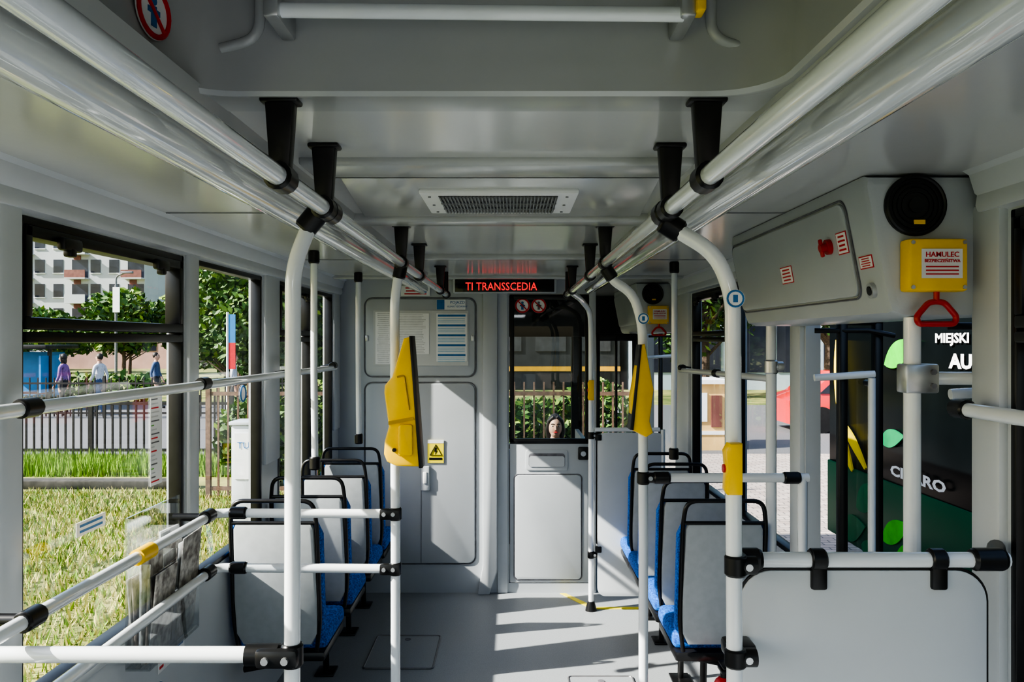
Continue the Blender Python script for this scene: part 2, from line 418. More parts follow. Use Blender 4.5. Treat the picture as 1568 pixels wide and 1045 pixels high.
b.cyl((0.49, yd-0.035, 0.965), (0.49, yd-0.01, 0.965), 0.018, ALU, 14)
b.done()
roundsign('prohibition_sign', (0.072, yd+0.009, 1.985), X, Z, 0.052, BINK)
roundsign('prohibition_sign', (0.185, yd+0.009, 1.985), X, Z, 0.052, INK)

b = B('led_display')
b.box((-0.40, 5.38, 2.065), (0.30, 5.49, ZC), PLAST2, 0.006)
b.box((-0.385, 5.372, 2.072), (0.285, 5.385, 2.156), BLACKG, 0.002)
b.text('TI TRANSSCEDIA', LED, (-0.315, 5.3705, 2.083), X, Z, 0.076, align='LEFT', sx=0.84, bold=0.0006)
b.done()

b = B('notice_board')
b.obox((-0.63, YC-0.014, 1.76), X, Z, -0.325, 0.33, -0.19, 0.19, -0.001, 0.002, mat('acrylic_sheet', (0.55, 0.57, 0.58), 0.2, nscale=5, namt=0.03))
b.label((-0.885, YC-0.017, 1.76), X, Z, 0.11, 0.36, WHITE, PINK_, 26)
b.label((-0.695, YC-0.017, 1.79), X, Z, 0.25, 0.28, WHITE, PINK_, 24)
b.obox((-0.415, YC-0.017, 1.765), X, Z, -0.105, 0.105, -0.165, 0.165, 0, 0.002, WHITE)
for r in range(5):
    z = 1.915-r*0.068
    b.obox((-0.415, YC-0.0195, z), X, Z, -0.095, 0.095, -0.007, 0.007, 0, 0.001, BINK)
    for q in range(3):
        b.obox((-0.415, YC-0.0195, z-0.02-q*0.012), X, Z, -0.095, 0.09, -0.002, 0.002, 0, 0.001, LBLUE)
b.done()
b = B('notice_sign'); b.obox((-0.42, YC-0.016, 1.99), X, Z, -0.10, 0.10, -0.035, 0.035, 0, 0.003, WHITE)
b.obox((-0.42, YC-0.019, 1.99), X, Z, -0.098, -0.045, -0.033, 0.033, 0, 0.001, BINK)
b.text('POJAZD', BINK, (-0.375, YC-0.0195, 1.997), X, Z, 0.028, align='CENTER'); b.text('KLIMATYZOWANY', BINK, (-0.375, YC-0.0195, 1.972), X, Z, 0.016, align='CENTER'); b.done()
b = B('warning_sign'); b.label((-0.665, YC-0.016, 2.085), X, Z, 0.20, 0.07, WHITE, RINK, 3); b.done()
b = B('warning_sign')
b.obox((-0.525, YC-0.016, 0.98), X, Z, -0.055, 0.055, -0.08, 0.08, 0, 0.003, YELL)
b.obox((-0.525, YC-0.019, 0.98), X, Z, -0.055, 0.055, 0.055, 0.08, 0, 0.001, WHITE)
b.tube([(-0.525-0.04, YC-0.02, 0.955), (-0.525+0.04, YC-0.02, 0.955), (-0.525, YC-0.02, 1.025)], 0.004, BLACK, closed=True, n=6)
b.prism([(-0.53, 1.005), (-0.515, 1.005), (-0.522, 0.985), (-0.513, 0.985), (-0.53, 0.96), (-0.526, 0.978), (-0.535, 0.978)], 'xz', YC-0.021, YC-0.019, BLACK)
b.obox((-0.525, YC-0.019, 0.93), X, Z, -0.045, 0.045, -0.01, 0.006, 0, 0.001, BLACK)
b.done()

b = B('floor_safety_line'); b.prism([(0.33, 5.48), (0.37, 5.48), (0.55, 5.19), (0.50, 5.19)], 'xy', 0, 0.003, YELL)
b.box((0.55, 5.16, 0), (0.98, 5.20, 0.003), YELL); b.done()

b = B('low_screen')
b.prism(rrect(0.55, 0.98, 0.10, 1.15, 0.05), 'xz', 5.11, 5.135, PLAST2, 0.003)
b.tube([(0.53, 5.12, 1.17), (0.95, 5.12, 1.17)], 0.014, POLE)
b.tube([(0.97, 5.12, 0.0), (0.97, 5.12, 1.17)], 0.015, POLE)
for z in (0.4, 1.12): b.box((0.535, 5.105, z-0.02), (0.575, 5.14, z+0.02), BLACK, 0.005)
b.done()

# ------------------------------------------------------------------ overhead grab rails
RXL, RXR, RZ = -0.40, 0.337, 2.023
for x, ends in ((RXL, 4.85), (RXR, 4.85)):
    b = B('overhead_grab_rail')
    b.tube([(x, -2.9, RZ), (x, ends-0.12, RZ), (x, ends, RZ)], 0.0175, POLE, n=20)
    hy = [-1.5, -0.2, 1.38, 1.70, 2.88, 3.44, 4.45]
    for y in hy:
        top = ZC
        b.prism([(x-0.030, top), (x+0.030, top), (x+0.025, top-0.012), (x+0.017, RZ+0.01), (x-0.017, RZ+0.01), (x-0.025, top-0.012)], 'xz', y-0.014, y+0.014, BLACK, 0.004)
        b.tube([(x, y-0.028, RZ), (x, y-0.024, RZ), (x, y+0.024, RZ), (x, y+0.028, RZ)], 0.026, BLACK, radii=[0.020, 0.025, 0.025, 0.020])
        b.box((x-0.033, y-0.02, ZC-0.010), (x+0.033, y+0.02, ZC), BLACK, 0.004)
    b.cyl((x, ends-0.01, RZ), (x, ends+0.01, RZ), 0.026, BLACK, 14)
    b.cyl((x, ends-0.02, RZ), (x, ends-0.02, ZC), 0.014, BLACK, 12)
    b.done()

R = 0.0172
def post(pts, clamps=(), fillet=0.09, foot=True, name='grab_pole', r=R, extra=None):
    b = B(name)
    b.tube(pts, r, POLE, fillet, n=20, fs=8)
    for c in clamps: clamp(b, *c)
    if foot:
        p = pts[-1]
        b.tube([(p[0], p[1], 0), (p[0], p[1], 0.02), (p[0], p[1], 0.06)], 0.03, BLACK, radii=[0.038, 0.034, 0.022])
    if extra: extra(b)
    return b.done()

post([(RXL-0.005, 1.74, RZ-0.005), (-0.437, 1.725, 1.995), (-0.470, 1.71, 1.90), (-0.472, 1.71, 1.0), (-0.472, 1.71, 0)],
     [((-0.435, 1.725, 2.0), (0.5, 0, 0.6), 0.05, 0.025), ((RXL, 1.74, RZ), (0, 1, 0), 0.06, 0.026), ((-0.472, 1.71, 1.066), (0, 0, 1), 0.05, 0.024, (-1, 0, 0))], fillet=0.05)
post([(RXL-0.003, 2.88, RZ), (-0.41, 2.875, 1.985), (-0.423, 2.87, 1.88), (-0.42, 2.87, 1.0), (-0.42, 2.87, 0)],
     [((-0.405, 2.877, 1.99), (0.2, 0, 1), 0.05, 0.024), ((-0.42, 2.87, 1.117), (0, 0, 1), 0.045, 0.023, (-1, 0, 0)), ((-0.42, 2.87, 0.919), (0, 0, 1), 0.045, 0.023, (-1, 0, 0))], fillet=0.04)
post([(RXR+0.005, 1.76, RZ-0.005), (0.36, 1.75, 1.985), (0.44, 1.72, 1.93), (0.474, 1.71, 1.84), (0.478, 1.71, 1.0), (0.478, 1.71, 0)],
     [((0.352, 1.755, 1.992), (0.8, 0, -0.5), 0.05, 0.026), ((RXR, 1.76, RZ), (0, 1, 0), 0.06, 0.027), ((0.48, 1.71, 1.258), (0, 0, 1), 0.045, 0.024, (1, 0, 0)), ((0.48, 1.71, 1.06), (0, 0, 1), 0.04, 0.024, (1, 0, 0))], fillet=0.06)
post([(RXR+0.003, 2.88, RZ), (0.36, 2.875, 1.96), (0.435, 2.86, 1.91), (0.467, 2.85, 1.80), (0.470, 2.85, 1.0), (0.470, 2.85, 0)],
     [((0.35, 2.876, 1.985), (0.5, 0, -0.7), 0.05, 0.024), ((0.47, 2.85, 1.25), (0, 0, 1), 0.045, 0.023, (1, 0, 0))], fillet=0.06)
post([(RXR+0.003, 4.6, RZ), (0.42, 4.9, 2.0), (0.50, 5.10, 1.93), (0.51, 5.14, 1.80), (0.51, 5.14, 1.0), (0.51, 5.14, 0)],
     [((0.51, 5.14, 1.13), (0, 0, 1), 0.045, 0.023, (1, 0, 0)), ((0.51, 5.14, 0.36), (0, 0, 1), 0.045, 0.023, (1, 0, 0))], fillet=0.08)
for x, y, zb in ((-0.92, 3.70, 1.14), (-0.94, 4.87, 1.11), (0.86, 4.22, 1.11)):
    post([(x, y, ZC), (x, y, 1.6), (x, y+0.02, zb)], [((x, y, ZC-0.03), (0, 0, 1), 0.06, 0.026), ((x, y+0.015, zb+0.03), (0, 0, 1), 0.06, 0.026)], foot=False, r=0.016)
def ex(b):
    b.box((0.990, 2.0, 1.608), (1.075, 2.055, 1.682), ALU, 0.006)
    for z in (1.627, 1.662): b.cyl((1.057, 1.992, z), (1.057, 2.003, z), 0.007, INK, 10)
    b.tube([(1.06, 2.03, 1.645), (1.172, 2.02, 1.645)], 0.017, POLE)
post([(1.02, 2.03, 1.80), (1.02, 2.03, 1.24), (1.02, 2.03, 0.0)], foot=True, r=0.021, extra=ex)
def ex2(b):
    clamp(b, (1.1, 3.38, 1.63), (0, 0, 1), 0.06, 0.028, (1, 0, 0), ALU)
post([(1.1, 3.38, ZC), (1.1, 3.38, 1.2), (1.1, 3.38, 0.0)], foot=True, r=0.022, extra=ex2)

b = B('side_grab_rail')
b.tube([(-1.1, 0.2, 1.592), (-1.1, 4.95, 1.575)], 0.0165, POLE)
for y in (0.8, 1.81, 2.84, 3.95, 4.9):
    clamp(b, (-1.1, y, 1.588), (0, 1, 0), 0.07, 0.023)
    b.tube([(-1.1, y, 1.588), (-1.178, y+0.02, 1.575)], 0.014, BLACK)
b.done()
b = B('wheelchair_bay_rail')
for z in (1.12, 0.922):
    b.tube([(-1.07, 0.6, z+0.008), (-1.07, 2.87, z), (-0.44, 2.87, z-0.003)], 0.0165, POLE, 0.05)
    for y in (1.2, 1.77, 2.80):
        clamp(b, (-1.07, y, z+0.003), (0, 1, 0), 0.07, 0.024)
        b.tube([(-1.07, y, z), (-1.19, y, z)], 0.014, BLACK)
    clamp(b, (-0.985, 2.87, z), (1, 0, 0), 0.06, 0.022)
    b.box((-0.475, 2.845, z-0.022), (-0.40, 2.862, z+0.018), BLACK, 0.008)
    for q in (-0.458, -0.425): b.cyl((q, 2.838, z), (q, 2.848, z), 0.0075, ALU, 10)
b.tube([(-1.07, 2.27, 1.121), (-1.07, 2.36, 1.121)], 0.0235, YEL)
b.done()
b = B('grab_rail')
b.tube([(-1.18, 1.71, 1.066), (-0.52, 1.71, 1.066)], 0.0175, POLE)
b.box((-0.545, 1.675, 1.045), (-0.452, 1.70, 1.088), BLACK, 0.012)
b.tube([(-0.57, 1.71, 1.066), (-0.50, 1.71, 1.066)], 0.024, BLACK)
for q in (-0.52, -0.478): b.cyl((q, 1.668, 1.066), (q, 1.68, 1.066), 0.008, ALU, 10)
clamp(b, (-1.17, 1.71, 1.066), (1, 0, 0), 0.04, 0.026)
b.done()
b = B('grab_rail')
b.tube([(0.49, 2.85, 1.25), (1.06, 2.85, 1.25)], 0.0165, POLE)
clamp(b, (0.535, 2.85, 1.25), (1, 0, 0), 0.06, 0.022); clamp(b, (1.0, 2.85, 1.25), (1, 0, 0), 0.06, 0.022)
b.tube([(1.04, 2.85, 1.25), (1.04, 2.85, 0)], 0.0165, POLE)
b.tube([(1.04, 2.85, 0), (1.04, 2.85, 0.05)], 0.03, BLACK)
b.done()
b = B('side_grab_rail')
b.tube([(1.1, 3.40, 1.58), (1.1, 5.2, 1.55)], 0.0165, POLE)
for y in (4.28, 5.15): clamp(b, (1.1, y, 1.566), (0, 1, 0), 0.07, 0.023); b.tube([(1.1, y, 1.566), (1.155, y, 1.56)], 0.014, BLACK)
b.done()
b = B('side_grab_rail')
b.tube([(1.09, 0.3, 1.575), (1.09, 1.93, 1.575)], 0.0175, POLE)
clamp(b, (1.09, 1.93, 1.575), (0, 1, 0), 0.06, 0.024); b.tube([(1.09, 1.93, 1.575), (1.155, 1.95, 1.57)], 0.015, BLACK)
clamp(b, (1.09, 0.6, 1.575), (0, 1, 0), 0.06, 0.024); b.tube([(1.09, 0.6, 1.575), (1.17, 0.6, 1.57)], 0.015, BLACK)
b.done()

b = B('draught_screen')
ys = 1.80
b.prism(rrect(0.515, 1.07, 0.12, 1.222, 0.07, 8), 'xz', ys-0.006, ys+0.006, PLAST2, 0.002)
b.tube([(p[0], ys, p[1]) for p in rrect(0.512, 1.073, 0.117, 1.225, 0.073, 8)], 0.0035, BLACK, n=6, closed=True)
b.tube([(0.50, ys, 1.245), (1.12, ys, 1.245)], 0.0175, POLE)
for x in (0.525, 1.075): clamp(b, (x, ys, 1.246), (1, 0, 0), 0.075, 0.026)
b.box((0.48, 1.735, 1.225), (0.52, ys, 1.27), BLACK, 0.01)
for x in (0.69, 0.96):
    clamp(b, (x, ys, 1.246), (1, 0, 0), 0.035, 0.025)
    b.box((x-0.018, ys-0.017, 1.18), (x+0.018, ys+0.017, 1.25), BLACK, 0.006)
b.tube([(1.10, ys, 1.246), (1.155, 1.90, 1.246)], 0.02, BLACK)
b.box((0.47, 1.735, 1.04), (0.535, ys, 1.075), BLACK, 0.008)
b.tube([(0.55, ys, 0.0), (0.55, ys, 0.2)], 0.015, POLE); b.tube([(1.03, ys, 0.0), (1.03, ys, 0.2)], 0.015, POLE)
b.done()

# ------------------------------------------------------------------ validators and buttons
b = B('ticket_validator')
P = [(-0.378, 1.749), (-0.355, 1.756), (-0.322, 1.301), (-0.405, 1.303), (-0.436, 1.318), (-0.447, 1.345), (-0.444, 1.39), (-0.430, 1.441), (-0.446, 1.56), (-0.444, 1.585), (-0.418, 1.616)]
b.prism(P, 'xz', 2.775, 2.852, YEL, 0.008)
b.prism([(-0.358, 1.758), (-0.348, 1.758), (-0.312, 1.297), (-0.324, 1.297)], 'xz', 2.768, 2.86, BLACK, 0.003)
YDK = mat('dark_yellow_plastic', (0.55, 0.33, 0.01), 0.4, nscale=10, namt=0.05)  # darker yellow for the strip and line on the casing
b.prism([(-0.43, 1.46), (-0.345, 1.475), (-0.34, 1.465), (-0.43, 1.448)], 'xz', 2.771, 2.777, YDK)
b.tube([(-0.40, 2.774, 1.615), (-0.375, 2.774, 1.62), (-0.358, 2.774, 1.50)], 0.004, YDK, 0.01, n=6)
b.prism(rrect(-0.395, -0.345, 1.34, 1.45, 0.01), 'xz', 2.762, 2.778, YEL, 0.005)
b.cyl((-0.41, 2.768, 1.36), (-0.41, 2.778, 1.36), 0.007, BLACK, 10)
b.done()
b = B('ticket_validator')
P = [(0.446, 1.725), (0.462, 1.73), (0.492, 1.57), (0.488, 1.54), (0.478, 1.46), (0.49, 1.42), (0.465, 1.405), (0.416, 1.43), (0.414, 1.54)]
b.prism(P, 'xz', 2.76, 2.832, YEL, 0.008)
b.prism([(0.442, 1.728), (0.450, 1.728), (0.421, 1.43), (0.409, 1.432)], 'xz', 2.755, 2.838, BLACK, 0.003)
b.done()
def stopbtn(x, y, z0, z1, w, nm='stop_button'):
    b = B(nm); h = z1-z0
    b.prism([(x-w*0.5, z0+0.1*h), (x-w*0.35, z0), (x+w*0.5, z0), (x+w*0.5, z1), (x-w*0.25, z1), (x-w*0.5, z1-0.15*h), (x-w*0.42, z0+0.5*h)], 'xz', y-0.045, y-0.008, YEL, 0.006)
    b.prism([(x+w*0.35, z0+0.02), (x+w*0.5, z0+0.02), (x+w*0.5, z1-0.02), (x+w*0.35, z1-0.02)], 'xz', y-0.008, y+0.03, YEL, 0.003)
    b.cyl((x-w*0.55, y-0.025, (z0+z1)/2), (x-w*0.4, y-0.025, (z0+z1)/2), w*0.25, RED, 16)
    b.done()
stopbtn(0.463, 1.70, 1.418, 1.526, 0.036)
stopbtn(0.505, 5.13, 1.36, 1.49, 0.04)
for (x, y, z) in ((0.474, 1.691, 1.83), (0.467, 2.831, 1.82)):
    b = B('round_sticker'); b.cyl((x, y, z), (x, y-0.002, z), 0.020, WHITE, 24); b.tube([(x+0.017*math.cos(a*math.pi/10), y-0.002, z+0.017*math.sin(a*math.pi/10)) for a in range(20)], 0.0022, BINK, closed=True, n=6)
    b.box((x-0.005, y-0.003, z-0.008), (x+0.005, y-0.001, z+0.008), BINK); b.done()

# ------------------------------------------------------------------ door mechanism boxes
def mech(y0, y1, full):
    b = B('door_mechanism_box')
    prof = [(XR-0.001, 1.80), (0.985, 1.80), (0.955, 1.812), (0.944, 1.84), (0.888, 2.13), (0.892, 2.158), (XR-0.001, 2.158)]
    b.prism(prof, 'xz', y0, y1, PLAST, 0.022)
    up = V((-0.186, 0, 0.982))
    O = V((0.916, (y0+y1)/2, 1.99))
    L = (y1-y0)/2
    Rr = V((0, -1, 0))
    N = Rr.cross(up)
    M = Matrix(((Rr.x, up.x, N.x, O.x), (Rr.y, up.y, N.y, O.y), (Rr.z, up.z, N.z, O.z), (0, 0, 0, 1)))
    b.prism(rrect(-L+0.03, L-0.14, -0.13, 0.125, 0.03), 'xy', -0.002, 0.010, PLAST, 0.004, M)
    if full:
        pts = [M @ V((p[0], p[1], 0.004)) for p in rrect(-L+0.022, L-0.132, -0.138, 0.133, 0.036)]
        b.tube(pts, 0.003, INK, n=6, closed=True)
        c = M @ V((0.36, 0.02, 0.01))
        b.cyl(c, c+N*0.012, 0.022, RED, 20); b.cyl(c+N*0.012, c+N*0.03, 0.012, RED, 16)
        b.obox(c+N*0.02, Rr, up, -0.007, 0.007, -0.026, 0.026, 0, 0.010, RED, 0.004)
        for (u, v, w, h) in ((0.445, 0.02, 0.06, 0.055), (0.545, -0.045, 0.07, 0.028), (-0.02, -0.03, 0.10, 0.05)):
            b.label(M @ V((u, v, 0.010 if u < 0.5 else 0.001)), Rr, up, w, h, WHITE, RINK, 4, border=RINK)
        c = M @ V((0.555, -0.12, 0.0))
        b.cyl(c, c+N*0.012, 0.02, ALU, 20); b.cyl(c+N*0.012, c+N*0.014, 0.012, BLACK, 16)
    b.done()
mech(2.0, 3.24, True)
mech(5.72, 6.95, False)
def speaker(x, y, z, r):
    b = B('loudspeaker')
    b.cyl((x, y+0.002, z), (x, y-0.008, z), r, BLACK, 40)
    b.tube([(x+r*0.93*math.cos(a*math.pi/20), y-0.009, z+r*0.93*math.sin(a*math.pi/20)) for a in range(40)], 0.006, BLACK, closed=True, n=8)
    for q in (0.75, 0.6, 0.45): b.tube([(x+r*q*math.cos(a*math.pi/20), y-0.0085, z+r*q*math.sin(a*math.pi/20)) for a in range(40)], 0.0025, BLACKG, closed=True, n=6)
    b.cyl((x, y-0.008, z), (x, y-0.014, z), r*0.25, BLACKG, 20)
    b.box((x-0.006, y-0.012, z-r*0.62), (x+0.022, y-0.009, z-r*0.48), YEL)
    b.done()
speaker(1.01, 2.0, 2.080, 0.077)
speaker(1.01, 5.72, 2.080, 0.077)
def emergency(y):
    b = B('emergency_handle_box')
    b.box((0.972, y-0.05, 1.862), (1.118, y+0.001, 1.992), YEL, 0.008)
    b.obox((1.052, y-0.051, 1.93), X, Z, -0.05, 0.05, -0.036, 0.036, 0, 0.002, WHITE)
    for s_, zz, sz in (('HAMULEC', 1.946, 0.018), ('BEZPIECZEŃSTWA', 1.933, 0.0105)): b.text(s_, RINK, (1.052, y-0.0535, zz), X, Z, sz, align='CENTER', bold=0.0002)
    for i in range(3): b.obox((1.052, y-0.053, 1.922-i*0.009), X, Z, -0.04, 0.04, -0.0015, 0.0015, 0, 0.001, RINK)
    for px in (0.982, 1.108):
        for pz in (1.872, 1.982): b.cyl((px, y-0.053, pz), (px, y-0.048, pz), 0.005, ALU, 10)
    b.cyl((1.05, y-0.03, 1.865), (1.05, y-0.03, 1.835), 0.007, RED, 12)
    b.tube([(1.05, y-0.03, 1.838), (1.03, y-0.03, 1.835), (1.0, y-0.03, 1.80), (1.005, y-0.03, 1.782), (1.095, y-0.03, 1.782), (1.10, y-0.03, 1.80), (1.07, y-0.03, 1.835)], 0.0075, RED, 0.015, n=10, closed=True)
    b.done()
emergency(2.0); emergency(5.72)

def leaf(n, x0, x1, y, z0=-0.12, z1=1.86):
    b = B('door_%d' % n)
    w = 0.035
    for (a, c, d, e) in ((x0, x0+w, z0, z1), (x1-w, x1, z0, z1), (x0, x1, z0, z0+0.10), (x0, x1, z1-0.06, z1)):
        b.box((a, y-0.02, d), (c, y+0.02, e), BLACK, 0.008)
    b.quad([(x0+w, y, z0+0.1), (x1-w, y, z0+0.1), (x1-w, y, z1-0.06), (x0+w, y, z1-0.06)], GLASSD)
    b.tube([(x1-0.06, y-0.05, 0.3), (x1-0.06, y-0.05, 1.6)], 0.014, POLE)
    for z in (0.32, 1.58): b.tube([(x1-0.06, y-0.05, z), (x1-0.06, y, z)], 0.012, BLACK)
    b.tube([(x0-0.1, y-0.03, 1.60), (x0+0.12, y-0.05, 1.615)], 0.014, POLE)
    b.tube([(x0-0.08, y+0.02, 1.78), (x0+0.10, y-0.04, 1.78), (x0+0.2, y-0.04, 1.76)], 0.01, BLACK)
    b.done()
leaf(2, 1.25, 1.42, 3.06); leaf(3, 1.25, 1.62, 2.12)
leaf(4, 1.25, 1.60, 6.8)
b = B('door_5')
for (a, c, d, e) in ((0.70, 0.73, 0.05, 1.80), (1.0, 1.03, 0.05, 1.80), (0.70, 1.03, 0.05, 0.15), (0.70, 1.03, 1.74, 1.80), (0.855, 0.875, 0.1, 1.78)):
    b.box((a, 6.6, d), (c, 6.64, e), BLACK, 0.006)
b.quad([(0.73, 6.62, 0.15), (1.0, 6.62, 0.15), (1.0, 6.62, 1.74), (0.73, 6.62, 1.74)], GLASS); b.done()

# ------------------------------------------------------------------ seats
def seat(cx, y, w=0.385, ht=1.075, wall=-1):
    b = B('passenger_seat')
    z0 = 0.45; zt = ht
    M = Matrix(((1, 0, 0, cx), (0, 1, -0.12, y+0.12*z0), (0, 0, 1, 0), (0, 0, 0, 1)))
    hw = w/2
    P = [(-hw+0.05, z0), (hw-0.05, z0), (hw-0.022, z0+0.05), (hw-0.018, z0+0.2), (hw-0.026, zt-0.12), (hw-0.036, zt-0.098), (-hw+0.036, zt-0.098), (-hw+0.026, zt-0.12), (-hw+0.018, z0+0.2), (-hw+0.022, z0+0.05)]
    b.prism(P, 'xz', 0.0, 0.035, SEATG, 0.012, M)
    P2 = [(-hw+0.036, z0), (hw-0.036, z0), (hw+0.002, z0+0.06), (hw+0.002, zt-0.15), (hw-0.02, zt-0.10), (-hw+0.02, zt-0.10), (-hw-0.002, zt-0.15), (-hw-0.002, z0+0.06)]
    b.prism(P2, 'xz', 0.022, 0.075, FAB, 0.012, M)
    F = [(-hw+0.03, z0-0.03), (-hw+0.012, z0+0.10), (-hw+0.014, zt-0.10), (-hw+0.028, zt), (hw-0.028, zt), (hw-0.014, zt-0.10), (hw-0.012, z0+0.10), (hw-0.03, z0-0.03)]
    b.tube([M @ V((p[0], 0.012, p[1])) for p in F], 0.0095, BLACK, 0.045, n=10)
    b.tube([M @ V((-hw+0.015, 0.012, zt-0.094)), M @ V((hw-0.015, 0.012, zt-0.094))], 0.0085, BLACK, n=10)
    b.box((cx-hw-0.003, y+0.06, z0-0.045), (cx+hw+0.003, y+0.44, z0+0.035), FAB, 0.03, seg=3)
    b.box((cx-hw, y+0.03, z0-0.085), (cx+hw, y+0.42, z0-0.04), BLACK, 0.015)
    s_ = wall
    b.tube([(cx-s_*(hw-0.04), y+0.08, z0-0.07), (cx+s_*0.02, y+0.12, 0.33), (cx+s_*(hw-0.015), y+0.12, 0.30)], 0.014, BLACK, 0.05)
    b.tube([(cx-s_*(hw-0.04), y+0.38, z0-0.07), (cx+s_*0.02, y+0.36, 0.33), (cx+s_*(hw-0.015), y+0.36, 0.30)], 0.014, BLACK, 0.05)
    b.tube([(cx-s_*0.02, y+0.22, z0-0.08), (cx-s_*0.02, y+0.25, 0.0)], 0.016, BLACK)
    b.box((cx-s_*0.02-0.05, y+0.19, 0), (cx-s_*0.02+0.05, y+0.31, 0.012), BLACK, 0.004)
    b.done()
for y in (3.37, 3.93, 4.50, 4.98): seat(-0.994, y, w=0.388, wall=-1)
for y in (3.37, 3.84, 4.36, 4.76): seat(0.885, y, w=0.375, wall=1)

b = B('fire_extinguisher')
b.tube([(0.87, 3.27, 0.0), (0.87, 3.27, 0.02), (0.87, 3.27, 0.30), (0.87, 3.27, 0.345), (0.87, 3.27, 0.36)], 0.055, RED, radii=[0.05, 0.055, 0.055, 0.035, 0.018], n=20)
b.cyl((0.87, 3.27, 0.36), (0.87, 3.27, 0.39), 0.016, BLACK, 12)
b.box((0.85, 3.23, 0.385), (0.89, 3.30, 0.40), BLACK, 0.004); b.box((0.853, 3.21, 0.41), (0.887, 3.30, 0.42), BLACK, 0.004)
b.tube([(0.87, 3.28, 0.39), (0.93, 3.28, 0.39), (0.94, 3.27, 0.25), (0.93, 3.27, 0.12)], 0.009, BLACK, 0.04, n=8)
b.done()

# ------------------------------------------------------------------ newspaper holder and stickers (left)
b = B('newspaper_holder')
x = XL+0.025
b.box((x, 2.42, 0.74), (x+0.006, 2.80, 1.20), CLEAR)
b.box((x+0.07, 2.42, 0.74), (x+0.075, 2.80, 1.02), CLEAR)
b.box((x, 2.42, 0.735), (x+0.075, 2.80, 0.742), CLEAR)
for y in (2.42, 2.61, 2.797): b.box((x, y, 0.74), (x+0.075, y+0.004, 1.06), CLEAR)
rn = random.Random(4)
PAP = [mat('newsprint', (0.62, 0.60, 0.57), 0.8, nscale=35, col2=(0.20, 0.18, 0.17)), mat('newsprint_brown', (0.50, 0.40, 0.34), 0.8, nscale=25, col2=(0.10, 0.09, 0.09)), WHITE]
for j, yy in enumerate((2.43, 2.625)):
    for i in range(6):
        a = rn.uniform(-0.12, 0.12); h = rn.uniform(0.24, 0.36)
        M = Matrix.Translation((x+0.012+i*0.009, yy+0.085, 0.75)) @ Matrix.Rotation(a*0.7, 4, 'X') @ Matrix.Rotation(0.04*i-0.1, 4, 'Y')
        b.box((0, -0.075, 0), (0.005, 0.075, h), PAP[(i+j) % 3 if i < 5 else 0], 0.001, M)
b.done()
def wl(name, y, z, w, h, base, ink, n, xx=XL+0.001, border=None, **k):
    b = B(name); b.label((xx, y, z), Y, Z, w, h, base, ink, n, border=border); return b.done()
wl('notice_sticker', 2.83, 0.66, 0.16, 0.10, WHITE, BINK, 4)
wl('notice_sticker', 2.72, 0.66, 0.05, 0.10, WHITE, RINK, 4)
wl('notice_sticker', 2.80, 0.755, 0.16, 0.05, RINK, WHITE, 2)
b = B('wheelchair_sticker')
for yy, mm in ((2.60, BINK), (2.70, BINK)):
    b.cyl((XL, yy, 0.54), (XL+0.002, yy, 0.54), 0.045, WHITE, 24)
    b.tube([(XL+0.003, yy+0.038*math.cos(a*math.pi/10), 0.54+0.038*math.sin(a*math.pi/10)) for a in range(20)], 0.004, mm, closed=True, n=6)
    b.tube([(XL+0.003, yy-0.005, 0.565), (XL+0.003, yy-0.002, 0.54), (XL+0.003, yy+0.018, 0.538), (XL+0.003, yy+0.022, 0.52)], 0.004, mm, n=6)
    b.cyl((XL+0.002, yy-0.006, 0.573), (XL+0.004, yy-0.006, 0.573), 0.006, mm, 10)
b.done()
b = B('window_sticker')
gx = XL-0.027
b.obox((gx, 2.745, 1.40), Y, Z, -0.045, 0.045, -0.155, 0.155, 0, 0.001, WHITE)
rr_ = random.Random(5)
for i in range(20):
    b.obox((gx+0.001, 2.745, 1.54-i*0.0148), Y, Z, -0.038, rr_.uniform(-0.02, 0.025), -0.0022, 0.0022, 0, 0.001, (INK, PINK_, RINK, PINK_, PINK_, INK, GINK, PINK_, INK, RINK)[i % 10])
b.done()
b = B('window_sticker')
b.label((gx, 2.32, 1.205), Y, Z, 0.16, 0.04, WHITE, BINK, 2)
b.done()
b = B('window_sticker')
b.cyl((gx, 3.63, 1.50), (gx+0.001, 3.63, 1.50), 0.04, WHITE, 24); b.tube([(gx+0.002, 3.63+0.035*math.cos(a*math.pi/10), 1.5+0.035*math.sin(a*math.pi/10)) for a in range(20)], 0.004, BINK, closed=True, n=6); b.done()

# ------------------------------------------------------------------ exterior
GZ = -0.35
GRASS = mat('grass', (0.07, 0.11, 0.02), 0.9, nscale=1.3, col2=(0.34, 0.32, 0.10), bump=0.6, bscale=14)
ASPH = mat('asphalt', (0.13, 0.13, 0.135), 0.9, nscale=40, namt=0.2)
b = B('grass_ground'); b.box((-120, -40, GZ-0.2), (-1.75, 12.9, GZ), GRASS); b.box((-120, 12.9, GZ-0.2), (-1.75, 14.6, GZ+0.01), GRASS)
b.box((-120, 26, GZ-0.2), (90, 140, GZ), GRASS); b.done(False, origin=(0, 0, 0))
b = B('asphalt_road'); b.box((-120, 14.6, GZ-0.2), (90, 26, GZ), ASPH); b.box((-1.75, -40, GZ-0.2), (1.6, 14.6, GZ), ASPH); b.done(False, origin=(0, 0, 0))
m = mat('paving_blocks', (0.42, 0.38, 0.34), 0.85, bump=0.2)
nt = m.node_tree; br = nt.nodes.new('ShaderNodeTexBrick'); tc = nt.nodes.new('ShaderNodeTexCoord')
br.inputs['Scale'].default_value = 2.6; br.inputs['Color1'].default_value = (0.50, 0.43, 0.38, 1); br.inputs['Color2'].default_value = (0.38, 0.31, 0.27, 1); br.inputs['Mortar'].default_value = (0.15, 0.14, 0.13, 1)
